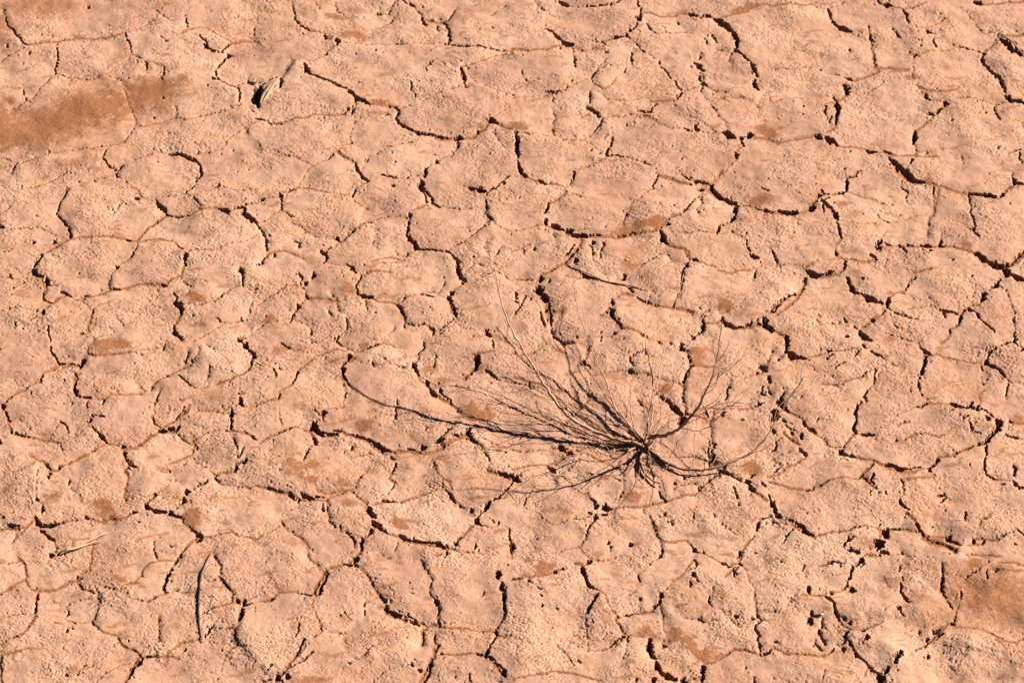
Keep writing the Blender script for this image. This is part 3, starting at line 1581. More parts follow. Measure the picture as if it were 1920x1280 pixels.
s 8 0 120 60 115 140 120 200 100 250 60
c 16 70 95 95 100
c 6 50 95 140 100
c 34 265 40 280 70 310 90
c 16 320 90 360 95 440 80
s 6 440 80 500 65 560 55
c 9 560 60 580 48
c 22 310 125 335 155
c 14 340 160 370 190 405 210
h 5 405 215 415 260 405 290
c 16 375 310 390 310
h 5 200 115 120 170 90 220
c 20 1160 0 1230 5
c 30 1265 5 1290 12
c 13 1300 20 1360 45
s 12 1220 5 1300 30 1370 60
s 10 1370 70 1430 130 1480 160
c 9 1430 135 1460 150
c 20 1470 172 1515 180
c 16 1510 195 1460 220
s 12 1470 190 1420 240 1390 270
c 9 1400 260 1380 290 1340 325
s 8 1350 330 1310 390 1290 420
c 13 1330 340 1310 380
c 16 1285 430 1250 480 1235 530 1230 580
c 8 1230 580 1250 600
s 6 1240 605 1170 630 1110 665
c 9 1170 630 1110 670
h 5 1110 670 1040 660 970 650 960 600
h 5 1240 600 1320 580 1330 570
c 6 1160 225 1155 290 1180 350
c 14 640 25 660 38
s 10 660 38 720 60 800 60
s 6 820 50 900 50 960 30 1030 0
c 6 960 32 1020 0
s 7 1525 185 1600 175 1680 150 1740 145 1800 175 1870 185 1920 200
s 5 140 120 160 100
s 6 690 230 690 300 685 340 690 370 660 420 600 460 570 490
c 6 620 470 580 500
s 9 570 490 510 510 460 550
s 9 460 550 400 570 310 580 240 570
s 9 570 500 600 560 640 580 690 595
c 6 595 530 620 575
s 8 240 570 210 540 190 510 190 470 190 390 140 340
s 6 0 600 70 565 130 525 190 505
s 10 290 580 265 650 270 720 270 760
c 12 285 600 265 660
c 12 265 670 270 740
s 9 265 760 230 820 180 900 130 930
c 8 0 990 50 960 130 930
c 8 505 730 515 750 500 770
c 13 505 860 500 900
c 6 500 860 540 840
h 5 490 700 530 660 600 640 680 640
s 5 720 560 740 620 740 690 720 750 700 800
s 8 695 810 730 860 780 890 870 915
c 6 695 800 700 830
s 11 880 930 910 990 960 1020 1030 1040 1055 1080
s 12 1030 1090 1000 1150 960 1210 940 1280
c 22 1060 1100 1030 1150
c 22 1010 1160 985 1200 965 1260
s 9 1060 1090 1130 1080 1230 1075 1280 1030 1340 980 1440 950 1490 940
c 6 1060 1090 1160 1065
s 12 1240 1075 1340 1080
h 5 1300 570 1350 600 1400 600
h 5 860 580 960 590 950 640
h 5 780 560 860 580
c 8 780 555 800 560
s 7 940 550 1010 540 1050 490 1070 430 1120 390 1200 370 1290 365
h 5 0 380 80 380 140 360
s 9 0 1070 100 1060 200 1020
s 14 5 1090 8 1200 10 1280
c 9 5 1100 10 1200
s 7 1610 330 1650 400 1660 470
s 9 1650 490 1690 560 1740 610 1735 660
c 6 1660 500 1720 590
h 6 1540 520 1620 510
c 9 1610 513 1620 510
c 7 1520 755 1610 710
s 5 1600 715 1740 670
c 22 1775 655 1785 670
c 24 1830 660 1835 690
c 28 1815 720 1810 770
c 20 1810 770 1800 820
s 8 1740 665 1800 675
s 5 1840 670 1880 640 1920 615
c 7 1850 695 1890 685
s 6 1810 840 1760 880 1760 930
s 8 1760 930 1790 980 1740 1020 1690 1070
h 6 1690 1070 1670 1130 1650 1180
c 7 1600 850 1580 880 1530 920
h 5 1590 870 1700 870 1760 870
c 14 495 1220 500 1225
h 5 1195 770 1190 860 1195 960 1210 980
h 4 500 800 600 820 690 795
h 5 0 800 100 770 190 740
h 4 400 820 460 820
h 4 300 980 320 1020
h 5 0 30 100 0
c 5 1400 1010 1380 1030
c 9 640 1150 620 1160
h 4 1920 1120 1890 1170
h 5 720 1280 800 1200 900 1140 1000 1120
h 5 560 1280 600 1180 700 1150
b 790 20 90 60 10 0.9
b 870 80 60 25 25 0.6
b 1450 60 85 80 30 1.0
b 900 510 60 35 10 0.8
b 990 545 60 20 -10 0.8
b 1060 560 30 15 0 0.7
b 300 885 30 25 0 0.5
b 1300 1075 70 25 10 0.6
b 1330 860 60 40 -20 0.4
b 620 200 90 12 -12 0.8
b 480 250 50 20 -15 0.5
b 560 1180 60 40 -15 0.6
b 1180 950 60 25 10 0.5
b 100 1200 60 60 0 0.2
b 400 720 80 20 0 0.4
T 1 3
c 30 840 0 880 30 895 50
c 34 870 80 910 120 940 145
c 10 940 150 980 165
s 10 960 160 1040 185 1070 195
c 18 1070 180 1120 205
c 12 1120 210 1220 225 1320 235
s 12 1100 220 1200 235 1300 250 1380 265
c 26 1345 235 1410 265
c 8 1420 245 1440 260
s 12 1400 270 1480 275
c 22 1495 250 1505 220
c 12 1510 215 1540 190
s 7 1540 180 1600 120 1635 95
c 30 1650 85 1650 50
c 12 1660 35 1700 0
c 12 1660 80 1690 95
h 5 1700 5 1750 40 1790 80
c 9 1815 65 1825 80
h 5 1690 95 1760 110 1840 90 1900 110
c 6 1900 110 1900 180 1910 290
s 10 1900 120 1905 220 1920 320
c 20 870 150 850 175
c 26 795 210 790 280
c 12 850 180 800 210
s 16 790 300 740 340 690 380
c 22 760 350 730 380
c 12 740 390 760 410
s 14 720 400 650 395 590 405 540 420
c 7 650 390 720 400
c 14 545 455 510 500
c 18 520 490 495 540 480 600
s 18 520 440 490 490 450 560 430 600
c 9 480 600 440 630
s 10 470 600 420 620 360 600
c 8 420 625 360 610 310 600
s 9 310 590 240 595 180 600 120 640 60 660 0 655
c 5 130 640 60 660
s 14 760 410 810 440 850 500 880 550
c 14 870 530 880 550
s 12 880 560 920 610 960 660
c 8 930 600 965 650
c 26 975 690 985 730
c 26 990 735 1040 750 1090 765
s 14 970 750 1040 770 1130 800
c 10 1110 770 1170 775
c 20 1160 800 1220 830
s 7 1180 790 1290 835
c 7 1190 780 1180 800
s 7 1290 835 1330 830 1390 850 1460 865 1560 855 1630 870 1700 875 1780 885
c 16 1345 650 1360 690
c 14 1370 710 1370 760
c 14 1365 790 1380 840
h 5 1345 650 1310 610 1300 550 1320 500
h 4 1320 490 1270 420 1240 370
c 36 1815 440 1815 490
c 36 1840 520 1855 580
c 26 1855 600 1860 680
c 12 1855 690 1870 740
h 4 1815 440 1850 420
s 12 1870 750 1840 810 1810 860
c 15 1800 870 1805 920
s 9 1800 930 1770 970
c 12 1790 935 1760 990
c 22 1740 1030 1715 1070
c 10 1760 990 1740 1040
c 10 1720 1080 1760 1090 1790 1120
s 12 1730 1080 1780 1130 1830 1190
c 12 1790 1130 1840 1170
c 30 1855 1190 1865 1240
c 8 1840 1170 1860 1190
s 5 1715 1070 1640 1050 1540 1055 1440 1060 1370 1055
c 8 1660 1055 1710 1065
s 6 1820 925 1860 935 1920 930
c 9 1340 905 1335 940 1350 970
s 9 1290 840 1250 870 1240 920 1245 980
c 8 1255 890 1250 970
s 9 1380 980 1330 1010 1340 1080 1310 1100
c 6 1370 980 1340 1040
c 16 1315 1130 1300 1170
c 18 1300 1190 1270 1240 1250 1280
s 16 1300 1110 1270 1180 1230 1260
c 5 1320 1090 1310 1130
s 7 435 640 420 700 440 740 470 800 490 860
c 9 490 860 495 890
h 5 490 900 430 940
c 7 820 665 810 700
c 9 810 720 805 760
h 5 450 570 440 640
c 14 355 955 365 970
c 9 350 970 320 1050 290 1090
s 12 370 1000 330 1060 260 1130 220 1180
c 10 430 1050 340 1120 290 1150
c 6 290 1150 230 1190
c 26 150 1260 180 1240
c 12 180 1240 225 1195
c 26 240 1240 238 1255
s 8 420 1060 360 1110
c 8 120 1150 90 1200
c 5 130 1250 0 1290
s 8 210 100 270 140 330 190 380 240 430 290
s 5 380 250 390 310 400 350 470 390
c 7 210 90 190 60
h 5 200 80 150 110 100 140 40 170 0 200
c 10 620 105 635 130
h 5 540 0 550 60 590 120
c 6 680 160 720 200 740 260
h 5 920 310 1000 335
c 7 1430 300 1420 340
s 12 1380 320 1340 330
h 5 1480 285 1600 290 1690 295
h 4 1040 290 1070 230
h 4 650 900 700 860
c 7 640 890 610 920
c 6 320 840 310 920 300 940
h 5 300 870 340 780
h 5 640 1200 670 1130 740 1110 800 1070 860 1010 920 990
c 7 700 1130 680 1110
c 12 1160 1130 1180 1140
c 14 1220 1170 1230 1190
h 4 870 1270 960 1180 1040 1160
h 5 330 850 300 780
c 7 1610 1200 1600 1250
c 12 1490 1225 1495 1230
h 5 640 700 660 750 720 800
c 8 1650 230 1640 270
c 4 1710 580 1690 630
b 1080 90 85 60 0 1.0
b 180 565 70 25 10 0.8
b 370 220 70 30 50 0.8
b 950 340 50 40 0 0.5
b 1360 330 40 20 0 0.6
b 1400 1010 40 30 0 0.6
b 400 1260 180 40 -5 0.8
b 540 790 30 30 0 0.4
b 520 1080 40 30 0 0.4
b 680 790 50 30 10 0.4
b 1890 390 60 20 0 0.5
b 950 700 60 20 10 0.5
b 850 90 25 60 10 0.6
T 2 3
c 26 625 35 615 50
c 14 610 60 570 120
s 9 570 130 550 190 510 240
c 8 570 120 555 170
c 8 640 20 720 5
c 12 590 10 570 10
s 8 500 250 530 290 580 340
c 14 600 362 545 385
s 9 470 380 510 390 540 385
c 26 530 405 545 450 550 490
c 20 550 500 570 550 610 580
s 9 610 580 660 600 700 630 720 680 750 730 790 780
s 10 770 790 800 850 830 890 850 915
c 5 800 790 780 770
c 5 810 780 860 770 920 750
s 6 920 750 1000 740 1060 735
c 12 1060 720 1090 690
c 24 1120 620 1125 640
c 14 1115 650 1100 680
h 6 1125 610 1160 580 1200 540
s 5 1200 530 1260 490 1300 450 1350 420
c 6 940 465 940 500 955 520
c 14 635 625 600 670
c 18 600 670 575 720 565 760
c 10 330 450 390 425
c 14 310 455 340 445
s 7 290 465 230 480 130 490
c 9 0 505 80 500
c 16 125 520 128 530
h 5 130 535 180 570 240 590 250 610
c 7 215 620 225 640
c 9 225 700 215 710
c 8 330 715 340 725
c 18 1120 260 1125 285
c 14 1120 290 1095 325
h 5 1090 330 1010 380
s 6 1050 50 1080 160 1110 220 1115 250
s 9 1030 30 1060 100 1090 180 1120 210
s 9 1110 205 1180 215 1250 200 1300 195 1340 230
c 9 1340 220 1360 260
c 22 1355 270 1380 285
s 9 1380 290 1450 310 1520 340 1580 370
c 10 1430 290 1440 300
c 14 1575 365 1620 380
c 12 1610 395 1640 400
s 9 1630 380 1700 360
c 20 1715 360 1720 380
s 12 1700 360 1720 300 1750 240 1800 190
c 9 1690 320 1710 280
h 5 1800 190 1820 160
c 13 1830 130 1850 70
c 8 1850 70 1870 50 1920 35
c 10 1370 350 1385 370 1370 420
c 26 1355 465 1365 480
c 8 1370 490 1400 530
c 10 1330 530 1330 570
s 6 1300 440 1360 360
c 12 1480 630 1475 660
c 9 1480 660 1500 700
s 6 1720 380 1760 430 1770 500 1820 570
s 9 1820 580 1820 650 1830 720 1830 750
c 12 1835 760 1860 800
c 12 1860 810 1815 850
c 12 1815 860 1850 910 1850 960
c 12 1840 930 1860 1000 1865 1060
h 6 1870 800 1920 795
c 20 1685 780 1690 785
c 14 1800 790 1815 800
c 16 1885 1070 1920 1050
s 9 1440 1140 1540 1110 1600 1060 1660 1030 1740 1030 1800 1050 1870 1075
c 7 1590 1070 1640 1055
s 5 1110 690 1130 760 1140 830 1150 890
c 40 1030 950 1030 1000 1045 1060
c 20 1045 1070 1070 1090
c 46 1080 1120 1085 1160 1110 1190
c 44 1110 1200 1170 1225 1230 1250
c 30 1260 1250 1310 1270
c 30 1060 1265 1070 1280
s 6 850 920 900 925 980 930
c 10 820 935 850 940
c 6 810 940 770 970 720 1010
c 7 870 930 870 970
h 5 870 970 850 1040 830 1100
c 8 1130 950 1135 1010
c 28 1430 1160 1432 1200
c 22 1435 1210 1425 1260
s 6 1400 1230 1330 1250
h 6 340 990 380 1030 420 1080 450 1110
c 10 495 1110 505 1120
s 6 0 1270 80 1250 160 1230 260 1210 340 1195 420 1200 470 1210
s 5 450 1210 560 1240 660 1250
c 8 1400 790 1430 820
h 5 1280 785 1400 790
h 5 1430 815 1540 800
c 20 880 225 890 235
c 12 710 225 730 210
c 8 740 240 740 280
c 12 1145 10 1155 20
c 8 1190 60 1210 100
c 14 955 650 970 660
h 5 870 620 920 600
h 5 200 0 240 50 310 95 400 70 440 55 540 50 600 20
h 4 1500 0 1550 60 1600 110 1680 160
c 5 1360 0 1360 50
c 10 1665 420 1665 480
s 5 1590 480 1680 400
c 6 1670 440 1700 400
c 8 1760 1150 1745 1170
c 8 1815 1230 1820 1280
s 6 1220 700 1300 690
c 10 930 1250 935 1280
h 5 550 760 560 900 570 1030
h 5 560 1030 650 1030 720 1010
h 5 1580 740 1640 800 1700 850
c 5 1810 280 1830 290
h 4 0 210 20 260 0 300
c 14 0 220 5 260
c 7 600 790 610 820
h 5 580 340 660 350 750 330 830 300
h 4 340 300 400 270 490 250
b 250 420 90 80 -15 0.9
b 125 345 35 35 0 0.8
b 650 300 60 30 -10 0.6
b 500 375 40 18 0 0.7
b 1010 880 80 50 -10 1.0
b 1240 890 80 70 20 1.0
b 1330 980 110 60 45 1.0
b 1440 1070 110 60 10 1.0
b 1560 1080 80 30 -12 0.9
b 1680 1030 60 14 -5 0.7
b 1370 935 30 22 20 0.7
b 1520 1010 30 20 0 0.5
b 1100 110 50 40 40 0.7
b 730 455 50 18 -8 0.5
b 1240 450 40 20 0 0.5
b 70 1155 40 20 0 0.6
b 1790 500 40 50 0 0.4
b 420 10 60 30 0 0.5
b 490 1245 60 20 0 0.5
b 350 1200 70 15 0 0.5
b 1120 1060 60 30 0 0.5
T 3 3
c 20 60 10 90 30
s 12 60 20 150 70 200 100 260 150 350 190
c 12 155 60 190 70
c 18 215 85 260 125 300 160
c 10 300 160 350 185
s 7 355 185 420 165 490 145 580 145
s 6 580 150 650 125 720 105 800 110 850 130
c 5 600 140 640 120 700 110
c 44 875 140 885 160
c 60 840 210 835 250
c 16 850 280 900 295
s 14 840 150 830 210
s 12 720 315 780 305 840 310
c 9 845 90 840 105
s 7 900 125 980 120 1050 130 1110 140
c 5 930 120 1000 118
s 16 1040 10 1090 60 1130 110 1150 150
c 16 1110 90 1160 150
c 9 1200 155 1210 165
s 30 1160 170 1240 210 1320 240 1400 290
c 30 1340 175 1370 200
c 16 1370 200 1440 240
s 5 1210 160 1330 170
c 16 1540 200 1545 220
c 14 1620 210 1612 230
s 7 1500 240 1620 230
s 7 1560 190 1650 200 1730 205
c 7 1730 205 1780 170 1850 150
c 9 1860 120 1900 155 1920 165
h 5 1850 110 1850 150
s 7 1590 120 1600 60 1650 30 1680 0
c 10 1480 0 1480 60
c 20 700 345 710 355
c 18 690 360 650 390
c 22 640 400 620 450
c 14 620 460 600 510
c 6 600 510 580 550
c 6 730 360 690 400
s 8 580 550 540 580 470 590
c 14 470 600 480 600
c 16 430 630 470 650 500 680
c 20 490 690 500 740 525 790
c 16 560 780 580 800
c 14 605 820 615 828
s 14 530 800 570 850 610 880
s 7 610 880 680 885 720 890
c 12 700 905 740 880
s 5 740 880 800 855 860 830
c 34 575 930 590 950
c 18 600 890 575 920
c 16 600 960 640 1030
c 13 640 1040 660 1080 720 1120
c 13 720 1120 760 1160 790 1190
c 10 580 965 530 1000
c 9 450 1060 500 1020
s 12 430 1070 380 1080 290 1070 220 1065 130 1055 50 1030
c 9 0 1060 20 1030
c 20 560 1015 565 1040
c 8 360 980 400 1030
s 6 250 625 320 620 400 620 440 600
c 20 300 560 305 590
c 5 310 600 320 610
c 34 310 790 320 820
c 22 320 740 330 760
c 12 330 760 380 770
c 22 380 870 400 920
c 16 400 930 430 990
c 6 410 780 400 850
c 30 630 560 632 580
c 24 740 945 735 975
c 6 700 1000 740 930
c 22 655 290 680 295
c 18 600 280 640 280
c 14 600 190 600 220
c 9 560 250 640 190
c 5 570 380 510 370 440 380
c 9 440 390 480 380
c 9 540 390 550 410
s 4 440 390 380 400
c 8 265 380 265 440
c 8 1000 280 1010 300
c 10 985 390 985 440
c 7 1010 470 1010 500
c 15 1000 520 1000 580
c 16 1000 590 1050 670
c 20 990 720 995 760
c 9 995 770 1015 790
c 14 1310 460 1308 560
c 7 1300 390 1310 450
c 9 1310 570 1330 640
c 7 1340 660 1380 720
s 9 1430 560 1450 540
c 9 1445 580 1440 660
c 7 1410 600 1410 640
s 8 1430 690 1410 760 1390 830
s 9 1390 830 1330 840 1290 860
c 14 1370 830 1400 845
c 18 1260 890 1240 900
c 9 1290 870 1250 890
s 8 1330 870 1260 920 1190 980 1110 1030
c 12 1310 910 1260 950
c 10 1200 970 1170 1010
c 5 1140 1020 1100 1040
c 16 1190 940 1200 950
s 5 1400 860 1480 870 1560 875 1640 900
s 9 1640 900 1710 940 1800 990
s 6 1800 990 1860 980 1920 950
c 6 1480 480 1530 450 1560 430
h 5 1480 480 1420 460 1310 460
c 6 1640 420 1645 500
s 7 1730 370 1820 375 1920 390
s 6 1480 320 1560 310 1740 325
s 6 1690 420 1800 430 1860 435 1920 420
h 5 1800 1000 1820 1080
c 16 1190 1080 1200 1090
c 34 970 1080 960 1110
c 22 990 1060 990 1080
c 20 950 1130 970 1150
c 50 840 1240 850 1280
c 26 900 1170 870 1220
c 9 790 1190 850 1220
h 5 400 1280 430 1180
s 7 730 1230 740 1190
c 9 50 740 55 745
c 12 45 965 65 970
h 5 150 680 190 640 200 620
h 5 0 20 40 40 30 80
c 5 20 60 70 80
c 5 190 120 140 180 100 230
h 4 870 780 880 740 930 720
c 6 1140 880 1130 920
h 5 350 940 360 980
c 8 1850 230 1860 240
c 9 1230 95 1235 97
b 1560 650 420 260 0 0.3
b 1720 640 520 300 10 0.8
b 1250 700 380 260 10 0.45
b 1280 210 130 45 18 0.9
b 1550 360 90 60 30 0.9
b 1640 330 110 20 0 0.6
b 1600 390 80 30 10 0.7
b 1180 570 60 30 0 0.5
b 340 270 35 30 0 0.5
b 310 395 40 25 0 0.6
b 440 710 50 30 20 0.6
b 220 1065 50 20 0 0.6
b 330 950 30 20 0 0.6
b 780 310 60 20 -5 0.7
b 1240 30 120 40 15 0.6
b 1750 980 60 18 20 0.8
b 1450 1240 160 30 5 0.4
b 1650 890 50 16 10 0.6
b 620 310 50 14 0 0.6
b 20 740 30 14 0 0.6
b 100 935 30 14 0 0.4
b 1100 80 40 60 -30 0.5
T 0 0
h 5 3736 2832 3840 2864 3964 2880 4112 2932 4184 3048 4240 3156 4336 3272
h 5 4404 2604 4380 2720 4436 2800 4404 2996 4264 3144
h 5 5176 2720 5132 2880 5120 2980 5152 3092
h 5 5132 3108 5264 3096 5392 3060 5560 3048 5704 3012
h 5 5312 3516 5344 3320 5328 3156 5360 3068
h 5 3592 3272 3760 3352 3916 3384 4208 3352 4400 3400 4664 3548 4680 3676
h 5 4680 3676 4640 3740
h 5 4436 2800 4640 2760 4828 2800 5132 2880
h 5 5152 3092 4960 3200 4848 3320
'''
# ------------------------------------------------------------------ the traced cracks and sand patches
# T column row opens a tile of 480 x 320 photo pixels, coordinates inside it are in quarter pixels;
# c = open crack, s = crack silted up with sand, h = hairline, p = pit, b = sand patch (x y rx ry angle strength)
def parse(txt):
    segs = []; pits = []; blobs = []
    ox = oy = 0
    for ln in txt.split('\n'):
        p = ln.split()
        if not p:
            continue
        k = p[0]
        v = [float(q) for q in p[1:]]
        if k == 'T':
            ox, oy = v[0] * 480, v[1] * 320
        elif k == 'b':
            if v[2] > 0:
                blobs.append((ox + v[0] / 4, oy + v[1] / 4, v[2] / 4, v[3] / 4, v[4], v[5]))
        elif k == 'p':
            pits.append((ox + v[1] / 4, oy + v[2] / 4, v[0] / 8))
        else:
            w = v[0] / 4
            pts = [(ox + v[i] / 4, oy + v[i + 1] / 4) for i in range(1, len(v) - 1, 2)]
            if len(pts) == 2 and k == 'c':
                pts.insert(1, (pts[0][0] * 0.55 + pts[1][0] * 0.45, pts[0][1] * 0.55 + pts[1][1] * 0.45))
            for i in range(len(pts) - 1):
                # an open crack narrows to its ends
                t0 = 0.3 if (i == 0 and k == 'c') else 1.1
                t1 = 0.3 if (i == len(pts) - 2 and k == 'c') else 1.1
                segs.append((k, w * t0, w * t1, *pts[i], *pts[i + 1]))
    return segs, pits, blobs
SEGS, PITS, BLOBS = parse(TRACE)

# random network past the picture's edge: edges of a jittered cell pattern
rng = np.random.default_rng(11)
def outer_cracks():
    pts = []
    for i in range(-10, 27):
        for j in range(-9, 25):
            pts.append((i * 130 + rng.uniform(-50, 50) + (j % 2) * 60 - 60, j * 80 + rng.uniform(-30, 30) - 30))
    return np.array(pts)

# ------------------------------------------------------------------ grid
PITCH = 1.6
def axis(a, b, ext, pitch):
    mid = np.arange(a, b + pitch, pitch)
    st, out, tot = pitch, [], 0
    while tot < ext:
        st = min(st * 1.10, 9.0); tot += st; out.append(tot)
    out = np.array(out)
    return np.concatenate([(a - out)[::-1], mid, mid[-1] + out]), len(out)
U, MU = axis(-24, 1944, 1100, PITCH)
V, MV = axis(-24, 1304, 430, PITCH)
NU, NV = len(U), len(V)
UU, VV = np.meshgrid(U, V)               # shape NV x NU
WX, WY = unproject(UU, VV)
X = (WX / PX).astype(np.float64); Y = (WY / PX).astype(np.float64)     # ground coordinates in units of a photo pixel
R = PX

# ragged edges: the distance is measured from warped coordinates
warp_u = 2.2 * noise(X / 22, Y / 22, 5) + 1.9 * noise(X / 8, Y / 8, 6) + 1.6 * noise(X / 4.0, Y / 4.0, 7)
warp_v = 1.6 * noise(X / 22, Y / 22, 15) + 1.4 * noise(X / 8, Y / 8, 16) + 1.2 * noise(X / 4.0, Y / 4.0, 17)
QU = UU + warp_u; QV = VV + warp_v
wmod = 1.0 + 0.65 * noise(X / 12, Y / 12, 25) + 0.6 * noise(X / 5, Y / 5, 26)
dmod = np.clip(1.1 + 1.5 * noise(X / 15, Y / 15, 27) + 0.5 * noise(X / 5, Y / 5, 28), 0.05, 1.5)

EDGE = np.full((NV, NU), 70.0, np.float32)      # distance to the nearest crack of any kind, photo pixels
CRK = np.zeros((NV, NU), np.float32)            # depth cut by open cracks
SND = np.zeros((NV, NU), np.float32)            # depth of silted channels
FILL = np.zeros((NV, NU), np.float32)           # sand colour
OPENE = np.full((NV, NU), 70.0, np.float32)     # distance to the nearest open crack

def seg_dist(qu, qv, x0, y0, x1, y1):
    dx, dy = x1 - x0, y1 - y0
    L = dx * dx + dy * dy + 1e-9
    t = np.clip(((qu - x0) * dx + (qv - y0) * dy) / L, 0, 1)
    return np.hypot(qu - x0 - t * dx, qv - y0 - t * dy), t

def window(x0, y0, x1, y1, r):
    i0 = np.searchsorted(U, min(x0, x1) - r); i1 = np.searchsorted(U, max(x0, x1) + r)
    j0 = np.searchsorted(V, min(y0, y1) - r); j1 = np.searchsorted(V, max(y0, y1) + r)
    return slice(j0, j1), slice(i0, i1)

for (k, w0, w1, x0, y0, x1, y1) in SEGS:
    w = max(w0, w1)
    s = window(x0, y0, x1, y1, 46)
    d, t = seg_dist(QU[s], QV[s], x0, y0, x1, y1)
    np.minimum(EDGE[s], d, out=EDGE[s])
    n = window(x0, y0, x1, y1, w * 1.5 + 9)
    d, t = seg_dist(QU[n], QV[n], x0, y0, x1, y1)
    hw = (w0 + (w1 - w0) * t) * 0.5
    m = wmod[n]
    if k == 'c':
        wide = min(1.0, max(0.0, (w - 2.2) / 2.2))
        hwm = hw * np.clip(m, 0.2 + 0.35 * wide, 1.7) * (0.54 + 0.54 * wide) + 0.05 + 0.3 * wide
        depth = np.clip(1.5 + 5.5 * w, 3.5, 60) * np.maximum(dmod[n], 0.9 * wide)
        cut = depth * (1 - sstep(0, 1, (d - hwm * 0.75) / (hwm * 0.15 + 0.85)))
        np.maximum(CRK[n], cut, out=CRK[n])
        np.minimum(OPENE[n], d, out=OPENE[n])
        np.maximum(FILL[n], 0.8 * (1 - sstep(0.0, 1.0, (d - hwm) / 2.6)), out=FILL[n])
    elif k == 's':
        hws = hw * 1.15 * np.clip(m, 0.6, 1.6) + 0.5
        cut = (0.6 + 0.22 * w) * (1 - sstep(0, 1, (d - hws * 0.4) / (hws * 0.6 + 0.9)))
        np.maximum(SND[n], cut, out=SND[n])
        np.maximum(FILL[n], 0.95 * (1 - sstep(0.4, 1.0, d / (hws + 1.6))), out=FILL[n])
    else:
        hwh = 0.55 * np.clip(m, 0.3, 1.6) + 0.15
        cut = 1.5 * np.clip(m * 2.2 - 1.2, 0.0, 1.8) * (1 - sstep(0, 1, d / (hwh + 0.9)))
        np.maximum(SND[n], cut, out=SND[n])
        np.maximum(FILL[n], 0.85 * np.clip(m, 0.3, 1.2) * (1 - sstep(0, 1, d / (hwh + 1.6))), out=FILL[n])

# past the frame: a cell pattern of the same size of plate
out_mask = (UU < -6) | (UU > 1926) | (VV < -6) | (VV > 1286)
oi = np.nonzero(out_mask)
ou, ov = QU[oi] + 6 * noise(X[oi] / 40, Y[oi] / 40, 77), QV[oi] + 5 * noise(X[oi] / 40, Y[oi] / 40, 78)
cells = outer_cracks()
tree_d1 = np.full(ou.shape, 1e9); tree_d2 = np.full(ou.shape, 1e9)
for (cx, cy) in cells:
    if 80 < cx < 1840 and 60 < cy < 1220:
        continue
    d = np.hypot(ou - cx, (ov - cy) * 1.5)
    n1 = np.minimum(tree_d1, d)
    tree_d2 = np.minimum(tree_d2, np.maximum(tree_d1, d))
    tree_d1 = n1
dv = (tree_d2 - tree_d1) * 0.5
fade = sstep(6, 26, np.maximum(np.maximum(-UU[oi], UU[oi] - 1920), np.maximum(-VV[oi], VV[oi] - 1280)))
EDGE[oi] = np.minimum(EDGE[oi], dv + (1 - fade) * 60)
ow = np.clip(1.2 + 3.0 * noise(X[oi] / 60, Y[oi] / 60, 79), 0.4, 3.5)
CRK[oi] = np.maximum(CRK[oi], fade * (3 + 3 * ow) * (1 - sstep(0, 1, (dv - ow * 0.5) / (ow + 1.0))))
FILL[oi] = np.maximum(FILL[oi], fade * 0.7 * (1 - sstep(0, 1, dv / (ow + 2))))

# ------------------------------------------------------------------ plates: flood the distance field from its peaks (a watershed)
STEP = 2
Ec = np.minimum(EDGE[::STEP, ::STEP], 46).astype(np.float64)
Ec = Ec + 0.02 * noise(X[::STEP, ::STEP] / 20, Y[::STEP, ::STEP] / 20, 31)
nh, nw = Ec.shape
pad = np.full((nh + 2, nw + 2), -1.0); pad[1:-1, 1:-1] = Ec
flat = pad.ravel()
order = np.argsort(-flat)
order = order[flat[order] > -0.5].tolist()
fl = flat.tolist()
PWc = nw + 2
lab = [0] * len(fl)
par = [0]; peak = [0.0]; area = [0]
def find(a):
    while par[a] != a:
        par[a] = par[par[a]]
        a = par[a]
    return a
nb = (-1, 1, -PWc, PWc, -PWc - 1, -PWc + 1, PWc - 1, PWc + 1)
for p in order:
    e = fl[p]
    first = 0; fe = -9
    roots = []
    for dlt in nb:
        l = lab[p + dlt]
        if l:
            r = find(l)
            if r not in roots:
                roots.append(r)
            if fl[p + dlt] > fe:
                fe = fl[p + dlt]; first = r
    if not roots:
        par.append(len(par)); peak.append(e); area.append(1)
        lab[p] = len(par) - 1
        continue
    if len(roots) > 1:
        roots.sort(key=lambda r: -peak[r])
        top = roots[0]
        for r in roots[1:]:
            # join two basins over a wide saddle, or when the smaller one is a sliver
            if e > 0.62 * peak[r] or area[r] < 140:
                par[r] = top; area[top] += area[r]
                if first == r:
                    first = top
    lab[p] = first
    area[first] += 1
lab2 = np.array([find(l) if l else 0 for l in lab]).reshape(nh + 2, nw + 2)[1:-1, 1:-1]
ids, inv = np.unique(lab2, return_inverse=True)
lab2 = inv.reshape(lab2.shape)
NL = len(ids)
LAB = np.repeat(np.repeat(lab2, STEP, 0), STEP, 1)[:NV, :NU]
LAB = np.pad(LAB, ((0, NV - LAB.shape[0]), (0, NU - LAB.shape[1])), mode='edge')

